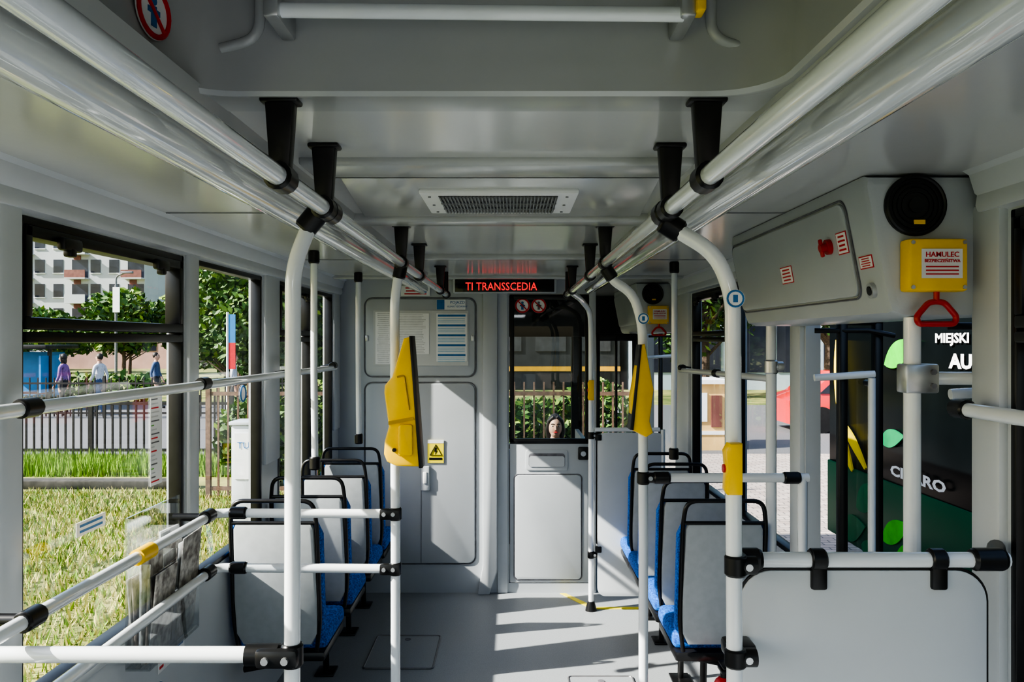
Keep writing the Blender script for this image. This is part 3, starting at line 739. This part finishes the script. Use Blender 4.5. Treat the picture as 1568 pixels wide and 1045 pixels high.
nt.links.new(tc.outputs['Object'], br.inputs['Vector']); nt.links.new(br.outputs['Color'], nt.nodes['Principled BSDF'].inputs['Base Color'])
b = B('paved_sidewalk'); b.box((1.6, -40, GZ-0.2), (60, 14.6, GZ+0.02), m); b.done(False, origin=(0, 0, 0))
b = B('kerb'); b.box((-60, 11.2, GZ), (-4.5, 11.45, GZ+0.12), mat('kerb_stone_shaded', (0.07, 0.065, 0.055), 0.9, nscale=12, namt=0.3), 0.02); b.done()  # kerb colour darkened to stand in for the shaded strip of soil

def blades(name, x0, x1, y0, y1, n, h, cols, z=GZ, seed=1):
    rn = random.Random(seed); vs = []; fs = []; mi = []
    for i in range(n):
        x = rn.uniform(x0, x1); y = rn.uniform(y0, y1); a = rn.uniform(0, 6.28); hh = h*rn.uniform(0.4, 1.1); w = 0.012
        dx, dy = math.cos(a)*w, math.sin(a)*w; lx, ly = rn.uniform(-0.05, 0.05), rn.uniform(-0.05, 0.05)
        k = len(vs); vs += [(x-dx, y-dy, z-0.01), (x+dx, y+dy, z-0.01), (x+lx, y+ly, z+hh)]; fs.append((k, k+1, k+2)); mi.append(rn.randrange(len(cols)))
    me = bpy.data.meshes.new(name); me.from_pydata(vs, [], fs)
    for c in cols: me.materials.append(c)
    me.polygons.foreach_set('material_index', mi)
    ob = bpy.data.objects.new(name, me); S.collection.objects.link(ob)
G1 = mat('grass_blade_green', (0.12, 0.18, 0.02), 0.7, nscale=5, namt=0.2); G2 = mat('grass_blade_dry', (0.50, 0.45, 0.15), 0.8, nscale=5, namt=0.2); G3 = mat('grass_blade_bright', (0.20, 0.34, 0.03), 0.7, nscale=5, namt=0.2)
blades('grass_tufts', -9, -1.9, 2.5, 11, 45000, 0.09, [G1, G2, G2, G3], seed=2)
blades('verge_grass', -16, -1.9, 12.2, 13.9, 22000, 0.24, [G3, G3, G3, G1], seed=3)

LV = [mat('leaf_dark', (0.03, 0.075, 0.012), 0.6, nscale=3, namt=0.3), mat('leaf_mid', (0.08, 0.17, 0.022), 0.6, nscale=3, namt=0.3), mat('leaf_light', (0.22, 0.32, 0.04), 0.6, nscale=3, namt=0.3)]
BARK = mat('bark', (0.08, 0.055, 0.04), 0.9, nscale=20, namt=0.4)
def foliage(vs, fs, mi, c, rad, n, size, rn):
    for i in range(n):
        while True:
            p = V((rn.uniform(-1, 1), rn.uniform(-1, 1), rn.uniform(-1, 1)))
            if 0.3 < p.length < 1: break
        q = V((c[0]+p.x*rad[0], c[1]+p.y*rad[1], c[2]+p.z*rad[2]))
        a = V((rn.uniform(-1, 1), rn.uniform(-1, 1), rn.uniform(-1, 1))).normalized(); d = a.orthogonal().normalized()
        s = size*rn.uniform(0.6, 1.3); k = len(vs)
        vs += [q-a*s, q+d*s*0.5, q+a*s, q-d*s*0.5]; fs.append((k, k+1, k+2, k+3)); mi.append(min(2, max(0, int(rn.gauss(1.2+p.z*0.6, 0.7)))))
def tree(x, y, h, r, n=2600, size=0.2, seed=0, trunk=0.35):
    rn = random.Random(seed); vs, fs, mi = [], [], []
    th = h*trunk
    for i in range(7):
        a = rn.uniform(0, 6.28); rr = r*rn.uniform(0.1, 0.6)
        cz = GZ+th+(h-th)*rn.uniform(0.15, 0.8)
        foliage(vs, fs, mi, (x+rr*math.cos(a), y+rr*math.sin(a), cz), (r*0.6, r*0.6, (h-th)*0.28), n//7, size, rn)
    b = B('tree')
    b.tube([(x, y, GZ), (x+0.05, y, GZ+th), (x-0.05, y, GZ+h*0.8)], 0.1, BARK, radii=[h*0.025, h*0.018, h*0.005], n=8)
    for i in range(6):
        a = i*1.05; b.tube([(x, y, GZ+th*(0.9+0.12*i)), (x+math.cos(a)*r*0.55, y+math.sin(a)*r*0.55, GZ+th*(1.0+0.12*i)+h*0.15)], 0.05, BARK, radii=[h*0.01, h*0.003], n=6)
    for mm in LV: b.mi(mm)
    me = bpy.data.meshes.new('f'); me.from_pydata(vs, [], fs)
    me.polygons.foreach_set('material_index', [b.mats.index(LV[i]) for i in mi]); b.bm.from_mesh(me); bpy.data.meshes.remove(me)
    b.done(False, origin=(x, y, GZ))
def hedge(x0, x1, y, z1, n, seed=0, d=0.8, size=0.09):
    rn = random.Random(seed); vs, fs, mi = [], [], []
    k = int((x1-x0)/0.8)+1
    for i in range(k):
        cx_ = x0+(i+0.5)*(x1-x0)/k; hh = (z1-GZ)*rn.uniform(0.85, 1.1)
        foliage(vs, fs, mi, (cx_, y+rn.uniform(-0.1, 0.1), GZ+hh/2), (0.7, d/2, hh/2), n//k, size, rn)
    me = bpy.data.meshes.new('hedge'); me.from_pydata(vs, [], fs)
    for mm in LV: me.materials.append(mm)
    me.polygons.foreach_set('material_index', mi)
    ob = bpy.data.objects.new('hedge', me); S.collection.objects.link(ob)
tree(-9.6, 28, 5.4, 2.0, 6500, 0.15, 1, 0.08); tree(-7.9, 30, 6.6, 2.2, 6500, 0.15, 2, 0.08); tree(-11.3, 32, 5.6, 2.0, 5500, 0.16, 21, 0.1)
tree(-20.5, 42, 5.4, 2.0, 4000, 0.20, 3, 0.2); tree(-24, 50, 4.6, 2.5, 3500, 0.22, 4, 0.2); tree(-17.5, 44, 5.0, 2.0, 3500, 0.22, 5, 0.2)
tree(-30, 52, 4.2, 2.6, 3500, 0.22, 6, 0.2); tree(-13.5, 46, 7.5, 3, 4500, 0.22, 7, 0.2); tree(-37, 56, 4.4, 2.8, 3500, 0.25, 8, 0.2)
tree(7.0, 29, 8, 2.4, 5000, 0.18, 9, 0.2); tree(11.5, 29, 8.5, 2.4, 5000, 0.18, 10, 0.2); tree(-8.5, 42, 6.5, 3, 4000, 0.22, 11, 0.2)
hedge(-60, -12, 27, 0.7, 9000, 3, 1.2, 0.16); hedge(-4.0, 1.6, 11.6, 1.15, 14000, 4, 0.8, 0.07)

DARK = mat('dark_steel', (0.03, 0.028, 0.028), 0.5, 0.4, nscale=20, namt=0.2)
def fence(name, x0, x1, y, z0, z1, step, r=0.012, m=DARK, post_step=2.5):
    b = B(name); x = x0
    while x < x1:
        b.box((x-r, y-r, z0+0.05), (x+r, y+r, z1), m); x += step
    b.box((x0, y-0.018, z1-0.18), (x1, y+0.018, z1-0.13), m); b.box((x0, y-0.018, z0+0.12), (x1, y+0.018, z0+0.17), m)
    x = x0
    while x <= x1: b.box((x-0.03, y-0.03, z0), (x+0.03, y+0.03, z1+0.05), m); x += post_step
    b.done(False)
fence('metal_fence', -20, -1.9, 14.2, GZ, 0.78, 0.14, 0.014)
fence('metal_fence', -26, -2.2, 21.5, GZ, 0.75, 0.22, 0.014)
fence('metal_fence', -4, 1.55, 10.5, GZ, 1.2, 0.13, 0.011, mat('rusty_steel', (0.15, 0.09, 0.06), 0.7, nscale=20, namt=0.3))

b = B('apartment_building')
FAC = mat('render_facade', (0.40, 0.42, 0.45), 0.85, nscale=0.5, namt=0.05); WIN = mat('dark_window', (0.02, 0.025, 0.04), 0.15, nscale=1, namt=0.3); BRN = mat('balcony_brown', (0.16, 0.06, 0.05), 0.7, nscale=3, namt=0.2)
bx0, bx1, by, bz = -78, -41.5, 90, 13.6
b.box((bx0, by, GZ), (bx1, by+12, bz), FAC); b.box((bx0-0.2, by-0.3, bz), (bx1+0.2, by+12, bz+0.3), FAC)
b.box((bx0, by, bz), (bx1-7, by+12, bz+2.2), FAC)
for fl in range(5):
    z = 0.8+fl*2.75; i = 0
    x = bx0+1
    while x < bx1-1.5:
        b.box((x, by-0.05, z+0.4), (x+1.1, by+0.1, z+1.9), WIN); b.box((x-0.08, by-0.12, z+0.3), (x+1.2, by, z+0.4), WHITE)
        if i % 3 == 1:
            b.box((x-0.3, by-1.1, z-0.35), (x+2.0, by, z-0.2), FAC); b.box((x-0.3, by-1.1, z-0.2), (x+2.0, by-1.0, z+0.65), BRN if fl % 2 else FAC)
            b.box((x+1.1, by-0.05, z-0.2), (x+1.8, by+0.1, z+1.9), WIN)
            b.box((x+0.2, by-0.06, z-0.9), (x+1.0, by+0.05, z-0.4), BRN)
        x += 2.1; i += 1
b.done(False)
b = B('low_building'); b.box((-34, 60, GZ), (-24.5, 66, 3.0), mat('pink_facade', (0.42, 0.26, 0.22), 0.85, nscale=1, namt=0.1)); b.box((-34.2, 59.8, 3.0), (-24.3, 66, 3.3), BRN)
for i in range(5): b.box((-33.2+i*1.8, 59.95, 1.0), (-32.2+i*1.8, 60.1, 2.3), WIN)
b.done(False)
b = B('depot_building'); DKB = mat('dark_cladding', (0.025, 0.026, 0.03), 0.5, nscale=2, namt=0.2)
b.box((-3.2, 34, GZ), (4.6, 42, 5.2), DKB); b.box((-3.22, 33.95, 0.45), (4.62, 34.0, 0.65), mat('orange_stripe', (0.60, 0.32, 0.03), 0.5, nscale=2, namt=0.1))
for i in range(4): b.box((-2.8+i*1.9, 33.94, 1.3), (-1.5+i*1.9, 34.0, 2.3), mat('grey_shutter', (0.05, 0.05, 0.055), 0.4, nscale=3, namt=0.2)); b.box((-2.8+i*1.9, 33.93, GZ), (-1.5+i*1.9, 34.0, 0.4), BLACK)
b.done(False)
b = B('exhibition_hall'); HB = mat('pale_blue_cladding', (0.42, 0.50, 0.58), 0.5, nscale=1, namt=0.05)
b.box((5, 34, GZ), (30, 44, 6.5), HB)
for i in range(12):
    b.box((5.3+i*2, 33.95, 0.4), (6.9+i*2, 34.05, 2.4), WIN); b.box((5.3+i*2, 33.95, 3.4), (6.9+i*2, 34.05, 5.2), WIN)
b.done(False)
b = B('kiosk'); OR = mat('orange_yellow_paint', (0.72, 0.48, 0.20), 0.6, nscale=2, namt=0.1)
b.box((3.42, 15.2, GZ), (4.08, 16.2, 0.92), OR); b.box((3.36, 15.12, 0.92), (4.14, 16.3, 1.0), WHITE); b.box((3.5, 15.17, 0.2), (3.72, 15.21, 0.75), WHITE); b.box((3.8, 15.17, 0.1), (4.0, 15.21, 0.7), BRN); b.box((3.42, 15.18, -0.05), (4.08, 15.21, 0.02), WHITE); b.done()
b = B('bus_shelter'); BP = mat('blue_paint', (0.03, 0.22, 0.50), 0.5, nscale=3, namt=0.1)
for x in (-16.6, -14.0): b.box((x, 24, GZ), (x+0.08, 24.1, 1.5), DARK)
b.box((-16.8, 23.4, 1.5), (-13.7, 25.2, 1.62), DARK, 0.02); b.box((-16.5, 24.9, 0.0), (-14.0, 24.93, 1.4), BP); b.box((-16.2, 24.5, 0.1), (-14.3, 24.85, 0.16), BRN); b.box((-16.2, 24.6, GZ), (-16.1, 24.7, 0.1), DARK); b.box((-14.4, 24.6, GZ), (-14.3, 24.7, 0.1), DARK)
b.box((-14.02, 23.6, 0.2), (-13.96, 24.9, 1.3), BP); b.done()
def flag(x, y, h, c1, c2):
    b = B('banner_flag'); b.tube([(x, y, GZ), (x, y, h)], 0.03, WHITE, n=8)
    b.box((x+0.02, y-0.01, h-1.3), (x+0.18, y+0.01, h-0.7), c2); b.box((x+0.02, y-0.01, h-0.7), (x+0.18, y+0.01, h-0.05), c1); b.done()
flag(-6.5, 18.2, 2.4, BP, RINK); flag(-7.6, 18.6, 1.9, BP, WHITE)
b = B('street_lamp'); b.tube([(-17.4, 35, GZ), (-17.4, 35, 4.2)], 0.06, INK, n=10); b.tube([(-17.4, 35, 4.2), (-17.4, 35, 4.6), (-16.9, 34.9, 4.75)], 0.04, INK, 0.3, n=8); b.box((-17.1, 34.8, 4.70), (-16.6, 34.95, 4.8), INK, 0.02); b.box((-17.5, 34.9, 3.0), (-17.2, 34.94, 4.1), WHITE); b.done()
b = B('utility_cabinet'); b.box((-2.93, 8.3, GZ), (-2.62, 8.6, 0.86), PLAST2, 0.02); b.box((-2.89, 8.29, 0.3), (-2.67, 8.31, 0.78), WHITE); b.box((-2.95, 8.28, 0.86), (-2.6, 8.62, 0.9), PLAST, 0.01)
b.text('TU', BINK, (-2.86, 8.285, 0.62), X, Z, 0.10); b.done()
for i, x in enumerate((-8.3, -6.6)):
    b = B('marker_post'); b.tube([(x, 9.6+i*0.3, GZ), (x, 9.6+i*0.3, 0.15)], 0.014, WHITE, n=8); b.tube([(x, 9.6+i*0.3, 0.08), (x, 9.6+i*0.3, 0.15)], 0.020, PINK_, n=8); b.done()

b = B('parked_bus')
DG = mat('bus_dark_green', (0.003, 0.085, 0.04), 0.4, nscale=1, namt=0.1, spec=0.05); BG = mat('bus_black_glass', (0.004, 0.006, 0.007), 0.2, nscale=2, namt=0.2, spec=0.02)
LG = mat('leaf_green_print', (0.05, 0.50, 0.02), 0.5, nscale=6, namt=0.2, spec=0.1); YS = mat('yellow_print', (0.85, 0.62, 0.01), 0.5, nscale=6, namt=0.1, spec=0.1); DG2 = mat('mid_green_print', (0.01, 0.18, 0.07), 0.5, nscale=4, namt=0.2, spec=0.1)
BW = mat('bus_white_lettering', (0.75, 0.77, 0.78), 0.5, nscale=6, namt=0.02)
bx = 3.0
b.box((bx, -3.5, GZ+0.28), (bx+2.5, 7.6, 2.75), BG, 0.08)
b.box((bx-0.012, -3.4, GZ+0.3), (bx+0.1, 7.55, 0.62), DG, 0.01)
for yy in (-1.2, 3.2):
    b.cyl((bx-0.02, yy, GZ+0.50), (bx+0.3, yy, GZ+0.50), 0.48, BLACK, 32); b.cyl((bx-0.03, yy, GZ+0.50), (bx+0.0, yy, GZ+0.50), 0.26, ALU, 24)
for yy in (-2, 0.2, 2.4, 4.6): b.box((bx-0.004, yy, 0.9), (bx+0.01, yy+0.02, 2.3), BLACK)
D_ = V((0, -1, 0))
b.text('AUTOBUS', BW, (bx-0.016, 5.43, 1.56), D_, Z, 0.13, sx=1.5, bold=0.006)
b.text('MIEJSKI', BW, (bx-0.016, 5.62, 1.73), D_, Z, 0.09, sx=1.5, bold=0.003)
b.text('CITARO', BW, (bx-0.022, 6.27, 0.69), D_, Z, 0.11, sx=2.0, bold=0.004)
def ribbon(pts, w, m, off=0.02):
    n = len(pts); L, Rr2 = [], []
    for i, p in enumerate(pts):
        a = pts[max(0, i-1)]; c = pts[min(n-1, i+1)]
        d = V((c[0]-a[0], c[1]-a[1])).normalized(); q = V((-d.y, d.x)); ww = w*math.sin(math.pi*(0.12+0.80*i/(n-1)))
        L.append((p[0]+q.x*ww, p[1]+q.y*ww)); Rr2.append((p[0]-q.x*ww, p[1]-q.y*ww))
    b.prism(L+Rr2[::-1], 'yz', bx-off, bx-0.006, m)
def bez(p0, p1, p2, n=14): return [((1-t)**2*p0[0]+2*t*(1-t)*p1[0]+t*t*p2[0], (1-t)**2*p0[1]+2*t*(1-t)*p1[1]+t*t*p2[1]) for t in [i/n for i in range(n+1)]]
ribbon(bez((7.30, 1.75), (7.30, 1.3), (7.12, 0.80)), 0.10, YS)
ribbon(bez((7.22, 1.0), (7.0, 0.9), (6.72, 0.66)), 0.05, YS, 0.024)
ribbon(bez((7.20, 0.95), (7.1, 0.7), (6.98, 0.60)), 0.045, YS, 0.022)
def lf(y, z, L, a, m, w=0.26):
    P = []
    for k in range(16):
        t = k/15; P.append((t*L, math.sin(math.pi*t**0.8)*L*w))
    for k in range(14, 0, -1):
        t = k/15; P.append((t*L, -math.sin(math.pi*t**0.8)*L*w*0.8))
    Q = [(y-(p[0]*math.cos(a)-p[1]*math.sin(a)), z+p[0]*math.sin(a)+p[1]*math.cos(a)) for p in P]
    b.prism(Q, 'yz', bx-0.02, bx-0.006, m)
lf(6.38, 1.55, 0.55, 0.35, LG, 0.2); lf(6.42, 0.14, 0.5, 0.45, LG, 0.2); lf(6.45, 0.93, 0.40, 0.2, DG2, 0.2); lf(6.9, 0.3, 0.5, 0.5, DG2); lf(7.2, 0.02, 0.5, 0.3, DG2); lf(6.2, -0.02, 0.4, 0.7, LG, 0.2); lf(5.0, 0.45, 0.25, 0.6, DG2); lf(6.8, 0.0, 0.4, -0.2, DG2)
b.tube([(bx-0.02, 5.15, 0.42), (bx-0.02, 5.0, 0.2), (bx-0.02, 4.9, 0.45), (bx-0.02, 5.1, 0.1)], 0.005, DG2, 0.05, n=6)
b.done()
b = B('car')
CR = mat('car_red', (0.6, 0.03, 0.03), 0.25, nscale=2, namt=0.05, coat=0.6)
b.prism([(6.3, GZ+0.2), (10.0, GZ+0.2), (10.1, GZ+0.7), (9.3, GZ+0.85), (8.7, GZ+1.35), (7.3, GZ+1.4), (6.7, GZ+0.9), (6.25, GZ+0.75)], 'xz', 18.0, 19.6, CR, 0.06)
b.prism([(6.95, GZ+0.9), (9.0, GZ+0.88), (8.6, GZ+1.27), (7.4, GZ+1.31)], 'xz', 17.98, 19.62, WIN)
for x in (7.0, 9.3): b.cyl((x, 17.97, GZ+0.3), (x, 19.63, GZ+0.3), 0.3, BLACK, 20)
b.done()

# ------------------------------------------------------------------ people
SKIN = mat('skin', (0.55, 0.33, 0.24), 0.5, nscale=10, namt=0.05); HAIR = mat('dark_hair', (0.02, 0.014, 0.01), 0.5, nscale=60, namt=0.4)
def person(name, loc, heading, pose, top, legs, hair=HAIR, long_hair=True):
    b = B(name)
    J, E = pose
    names = list(J.keys())
    me = bpy.data.meshes.new('sk'); me.from_pydata([J[n][0] for n in names], [(names.index(a), names.index(c)) for a, c in E], [])
    ob = bpy.data.objects.new('sk', me); S.collection.objects.link(ob)
    md = ob.modifiers.new('s', 'SKIN'); md.use_smooth_shade = True
    sv = me.skin_vertices[0].data
    for i, n in enumerate(names):
        r = J[n][1]; sv[i].radius = r if isinstance(r, tuple) else (r, r)
        sv[i].use_root = (n == 'pelvis')
    ss = ob.modifiers.new('ss', 'SUBSURF'); ss.levels = 2; ss.render_levels = 2
    bpy.context.view_layer.update()
    m2 = bpy.data.meshes.new_from_object(ob.evaluated_get(bpy.context.evaluated_depsgraph_get()))
    t = bmesh.new(); t.from_mesh(m2)
    cols = {'top': b.mi(top), 'legs': b.mi(legs), 'skin': b.mi(SKIN), 'shoe': b.mi(BLACK)}
    for f in t.faces:
        c = f.calc_center_median()
        n = min(names, key=lambda q: (V(J[q][0])-c).length)
        f.material_index = cols[J[n][2]]
    mm = bpy.data.meshes.new('x'); t.to_mesh(mm); t.free(); b.bm.from_mesh(mm)
    bpy.data.objects.remove(ob)
    h = V(J['head'][0])
    b.sphere(h, 0.1, SKIN, (0.76, 0.92, 1.12)); b.sphere(h+V((0, 0.018, -0.06)), 0.062, SKIN, (0.85, 0.95, 0.95))
    b.tube([h+V((0, 0.082, 0.022)), h+V((0, 0.105, -0.022)), h+V((0, 0.088, -0.032))], 0.01, SKIN, radii=[0.006, 0.013, 0.007], n=8)
    for s_ in (-1, 1):
        b.sphere(h+V((s_*0.030, 0.078, 0.012)), 0.012, WHITE, (1.1, 0.6, 0.7), 2); b.sphere(h+V((s_*0.030, 0.086, 0.012)), 0.006, HAIR, (1, 0.5, 1), 2)
        b.tube([h+V((s_*0.014, 0.088, 0.030)), h+V((s_*0.032, 0.086, 0.036)), h+V((s_*0.048, 0.072, 0.030))], 0.004, HAIR, n=6)
        b.sphere(h+V((s_*0.076, 0.0, 0.0)), 0.022, SKIN, (0.4, 0.8, 1.3), 2)
    b.tube([h+V((-0.024, 0.078, -0.057)), h+V((0, 0.088, -0.055)), h+V((0.024, 0.078, -0.057))], 0.006, RINK, n=6, radii=[0.003, 0.007, 0.003])
    b.sphere(h+V((0, -0.026, 0.034)), 0.104, hair, (0.82, 0.90, 0.98))
    for s_ in (-1, 1):
        if long_hair: b.tube([h+V((s_*0.015, 0.055, 0.108)), h+V((s_*0.066, 0.030, 0.06)), h+V((s_*0.084, 0.0, -0.04)), h+V((s_*0.07, -0.01, -0.15))], 0.03, hair, radii=[0.018, 0.024, 0.026, 0.020], n=10)
    if long_hair: b.sphere(h+V((0, -0.055, -0.07)), 0.09, hair, (0.9, 0.5, 1.2))
    for s_ in ('l', 'r'):
        w = V(J['wrist_'+s_][0]); hd = V(J['hand_'+s_][0]); d = (hd-w).normalized()
        side = d.cross(V((0, 0, 1)));
        if side.length < 0.3: side = d.cross(V((0, 1, 0)))
        side.normalize(); nn = side.cross(d)
        for i, L in enumerate((0.065, 0.075, 0.07, 0.055)):
            o = hd+side*(i-1.5)*0.019
            b.tube([o, o+d*L*0.5-nn*0.004, o+d*L*0.85-nn*0.02], 0.008, SKIN, radii=[0.0095, 0.009, 0.007], n=8)
        sd = -1.0
        b.tube([w+(hd-w)*0.4+side*sd*0.02, w+(hd-w)*0.8+side*sd*0.045, hd+side*sd*0.05+d*0.015], 0.009, SKIN, radii=[0.012, 0.010, 0.008], n=8)
    M = Matrix.Translation(loc) @ Matrix.Rotation(heading, 4, 'Z')
    bmesh.ops.transform(b.bm, matrix=M, verts=b.bm.verts)
    b.done(ang=70)
def joints(sit, walk=0.0):
    if sit:
        pz = 0.50
        kn = lambda s: (s*0.11, 0.42, pz+0.0); an = lambda s: (s*0.11, 0.40, 0.09); to = lambda s: (s*0.12, 0.54, 0.04)
    else:
        pz = 0.93
        kn = lambda s: (s*0.10, 0.05+s*walk*0.5, 0.50); an = lambda s: (s*0.10, s*walk-0.01, 0.09); to = lambda s: (s*0.11, s*walk+0.13, 0.04)
    J = {'pelvis': ((0, 0, pz), (0.15, 0.11), 'legs'), 'waist': ((0, 0, pz+0.16), (0.125, 0.09), 'top'), 'chest': ((0, 0, pz+0.36), (0.145, 0.105), 'top'),
         'collar': ((0, 0, pz+0.48), (0.085, 0.07), 'top'), 'neck': ((0, 0.01, pz+0.56), 0.05, 'skin'), 'head': ((0, 0.02, pz+0.68), 0.055, 'skin')}
    E = [('pelvis', 'waist'), ('waist', 'chest'), ('chest', 'collar'), ('collar', 'neck'), ('neck', 'head')]
    for s, k_ in ((-1, 'l'), (1, 'r')):
        J['sh_'+k_] = ((s*0.175, 0, pz+0.44), 0.055, 'top')
        if sit: el, wr, hd = (s*0.23, 0.06, pz+0.18), (s*0.13, 0.27, pz+0.12), (s*0.10, 0.34, pz+0.11)
        else: el, wr, hd = (s*0.23, -0.02-s*walk*0.2, pz+0.17), (s*0.235, 0.06-s*walk*0.4, pz-0.06), (s*0.235, 0.08-s*walk*0.45, pz-0.13)
        J['elbow_'+k_] = (el, 0.042, 'top'); J['wrist_'+k_] = (wr, 0.027, 'skin'); J['hand_'+k_] = (hd, (0.036, 0.016), 'skin')
        J['hip_'+k_] = ((s*0.10, 0.03, pz-0.05), 0.095, 'legs'); J['knee_'+k_] = (kn(s), 0.062, 'legs'); J['ankle_'+k_] = (an(s), 0.04, 'legs'); J['toe_'+k_] = (to(s), (0.045, 0.035), 'shoe')
        E += [('collar', 'sh_'+k_), ('sh_'+k_, 'elbow_'+k_), ('elbow_'+k_, 'wrist_'+k_), ('wrist_'+k_, 'hand_'+k_), ('pelvis', 'hip_'+k_), ('hip_'+k_, 'knee_'+k_), ('knee_'+k_, 'ankle_'+k_), ('ankle_'+k_, 'toe_'+k_)]
    return J, E
TB = mat('cloth_black', (0.03, 0.03, 0.035), 0.8, nscale=30, namt=0.2); TBL = mat('cloth_denim', (0.06, 0.10, 0.2), 0.8, nscale=40, namt=0.2); TP = mat('cloth_purple', (0.20, 0.10, 0.28), 0.8, nscale=30, namt=0.2); TW = mat('cloth_light', (0.55, 0.55, 0.6), 0.8, nscale=30, namt=0.1)
wx, wy = 0.46, 8.5
person('seated_woman', (wx, wy, GZ), math.pi, joints(True), TB, TBL)
WOOD = mat('bench_wood', (0.22, 0.12, 0.06), 0.6, nscale=12, namt=0.3)
b = B('park_bench')
for i in range(4): b.box((wx-0.7, wy-0.22+i*0.11, GZ+0.37), (wx+0.7, wy-0.13+i*0.11, GZ+0.395), WOOD, 0.005)
for i in range(3): b.box((wx-0.7, wy+0.23+i*0.02, GZ+0.5+i*0.11), (wx+0.7, wy+0.255+i*0.02, GZ+0.59+i*0.11), WOOD, 0.005)
for x in (wx-0.6, wx+0.6):
    b.box((x-0.02, wy-0.2, GZ), (x+0.02, wy-0.16, GZ+0.37), DARK, 0.004); b.box((x-0.02, wy+0.2, GZ), (x+0.02, wy+0.24, GZ+0.85), DARK, 0.004); b.box((x-0.02, wy-0.2, GZ+0.33), (x+0.02, wy+0.24, GZ+0.37), DARK, 0.004)
b.done()
person('pedestrian', (-11.7, 22.6, GZ), 1.3, joints(False, 0.2), TW, TBL, long_hair=False)
person('pedestrian', (-12.5, 22.2, GZ), 1.6, joints(False, 0.15), TP, TB)
person('pedestrian', (-11.0, 24.6, GZ), -1.5, joints(False, 0.2), TBL, TB, long_hair=False)
person('pedestrian', (-7.9, 22.6, GZ), -1.2, joints(False, 0.2), TW, TB)

# ------------------------------------------------------------------ light
w = bpy.data.worlds.new('World'); S.world = w; w.use_nodes = True
nt = w.node_tree; sky = nt.nodes.new('ShaderNodeTexSky'); sky.sky_type = 'NISHITA'
sdir = V((-1.3, -0.42, 1.0)).normalized()
sky.sun_disc = False; sky.sun_elevation = math.asin(sdir.z); sky.sun_rotation = math.atan2(sdir.x, sdir.y)
sky.air_density = 1.2; sky.dust_density = 2.0
nt.links.new(sky.outputs[0], nt.nodes['Background'].inputs[0]); nt.nodes['Background'].inputs[1].default_value = 0.27
sl = bpy.data.lights.new('sun', 'SUN'); sl.energy = 10.5; sl.angle = math.radians(0.6); sl.color = (1, 0.95, 0.86)
so = bpy.data.objects.new('sun', sl); S.collection.objects.link(so); so.rotation_euler = (-sdir).to_track_quat('-Z', 'Y').to_euler(); so.location = (-20, -8, 18)
def fill_light(y, e):  # unseen fill light added under the ceiling to brighten the interior
    l = bpy.data.lights.new('interior_fill', 'AREA'); l.shape = 'RECTANGLE'; l.size = 0.5; l.size_y = 1.2; l.energy = e; l.color = (0.93, 0.97, 1)
    o = bpy.data.objects.new('interior_fill', l); S.collection.objects.link(o); o.location = (-0.05, y, ZC-0.03)
fill_light(-1.5, 14)

cam = bpy.data.cameras.new('camera'); co = bpy.data.objects.new('camera', cam); S.collection.objects.link(co)
co.location = (0, 0, 1.74); co.rotation_euler = (math.radians(90), 0, 0)
cam.sensor_width = 36; cam.lens = 28; cam.clip_start = 0.02; cam.clip_end = 500
S.camera = co
S.view_settings.view_transform = 'AgX'
S.view_settings.look = 'AgX - High Contrast'
S.view_settings.exposure = 0.35
